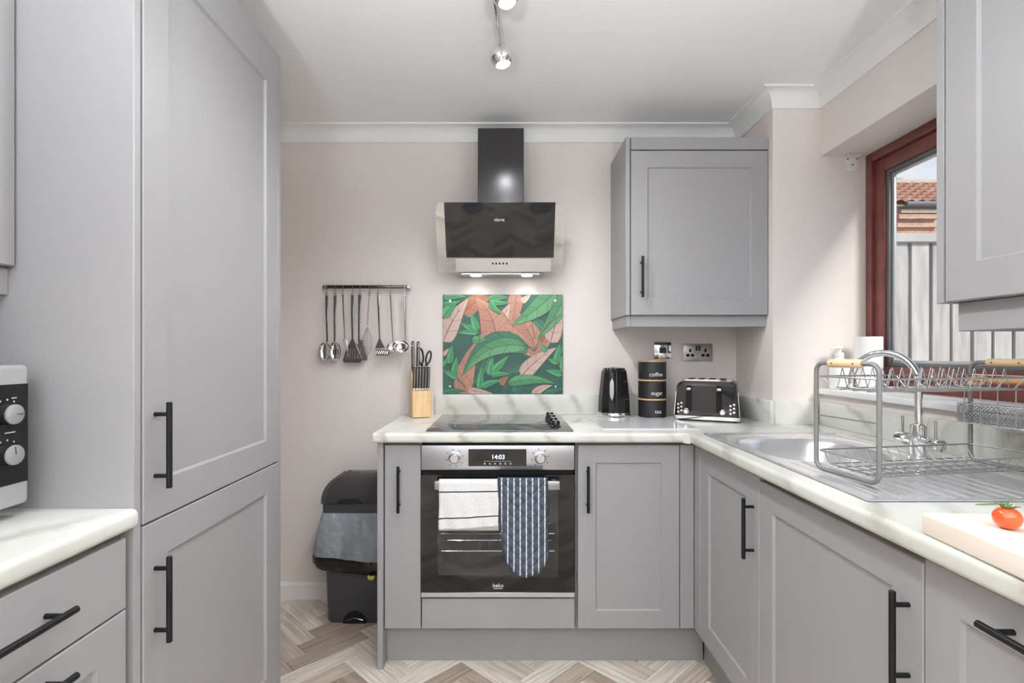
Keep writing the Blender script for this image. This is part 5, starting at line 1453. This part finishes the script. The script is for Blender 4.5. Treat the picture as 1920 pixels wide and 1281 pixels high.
bb = thing('blind_bracket', 'white plastic roller blind bracket at the top corner of the window recess', 'bracket', (1.482, 2.23, 2.0))
bm = bmesh.new(); pts = [(1.454, 2.068), (1.510, 2.068), (1.510, 2.030)] + [(1.482 + .028 * math.cos(-PI * k / 10), 2.030 + .030 * math.sin(-PI * k / 10)) for k in range(1, 10)] + [(1.454, 2.030)]
prism(bm, pts, 'y', YP - .006, YP - .001); bmesh.ops.bevel(bm, geom=[e for e in bm.edges if abs(e.verts[0].co.y - e.verts[1].co.y) < 1e-6], offset=.0015, segments=1, affect='EDGES'); obj('plate', bm, 'white_plastic', bb)
bm = bmesh.new(); rbox(bm, 1.456, 1.508, YP - .030, YP - .006, 2.060, 2.068, .001, 1); obj('flange', bm, 'white_plastic', bb)
for x, z_ in ((1.482, 2.030), (1.462, 2.054), (1.502, 2.056)):
    bm = bmesh.new(); cyl(bm, (x, YP - .0055, z_), (x, YP - .0075, z_), .0035, 10); obj('screw', bm, 'dark_chrome', bb)

# ------------------------------------------------------------------ chopping board and tomatoes
bd_ang = math.radians(3.6)
bd = thing('chopping_board', 'thick pale wooden chopping board on the worktop in the near right corner', 'chopping board', (.700, .880, WT1), -bd_ang, True)
bm = bmesh.new(); rbox(bm, .001, .30, -.42, 0, .0005, .036, .0045, 3); obj('board', bm, 'board_wood', bd)
def tomato(x, y, r, label, vine):
    z_ = WT1 + .0363
    t = thing('cherry_tomato', label, 'tomato', (x, y, z_), group='cherry tomatoes on the board')
    bm = bmesh.new(); prof = []
    for k in range(15):
        a = -PI / 2 + PI * k / 14; dip = .10 * math.exp(-((PI / 2 - a) / .35) ** 2)
        prof.append((max(.0004, r * math.cos(a)), r * .92 * (1 + math.sin(a)) - r * dip * 1.6))
    lathe(bm, prof, (x, y, z_), 28); obj('fruit', bm, 'tomato', t, 80)
    bm = bmesh.new(); zt = z_ + r * 1.70
    for k in range(6):
        a = 2 * PI * k / 6 + .4; L = r * (.75 + .25 * random.random())
        tube(bm, [(x, y, zt), (x + .5 * L * math.cos(a), y + .5 * L * math.sin(a), zt + .003), (x + L * math.cos(a), y + L * math.sin(a), zt + .005 + .004 * random.random())], [.0016, .0014, .0004], 6)
    tube(bm, [(x, y, zt - .001), (x + .001, y, zt + .007), (x + .003, y + .001, zt + .013)], [.0014, .0011, .0012], 6)
    if vine:
        tube(bm, [(x + .003, y + .001, zt + .007), (x - .010, y + .004, zt + .006), (x - .030, y + .008, zt + .004), (x - .040, y + .010, zt + .003)], [.0014, .0016, .0014, .0006], 6)
    obj('stalk', bm, 'tomato_stem', t)
    return t
tomato(.7655, .795, .0182, 'ripe red cherry tomato with a long green stalk on the chopping board', True)
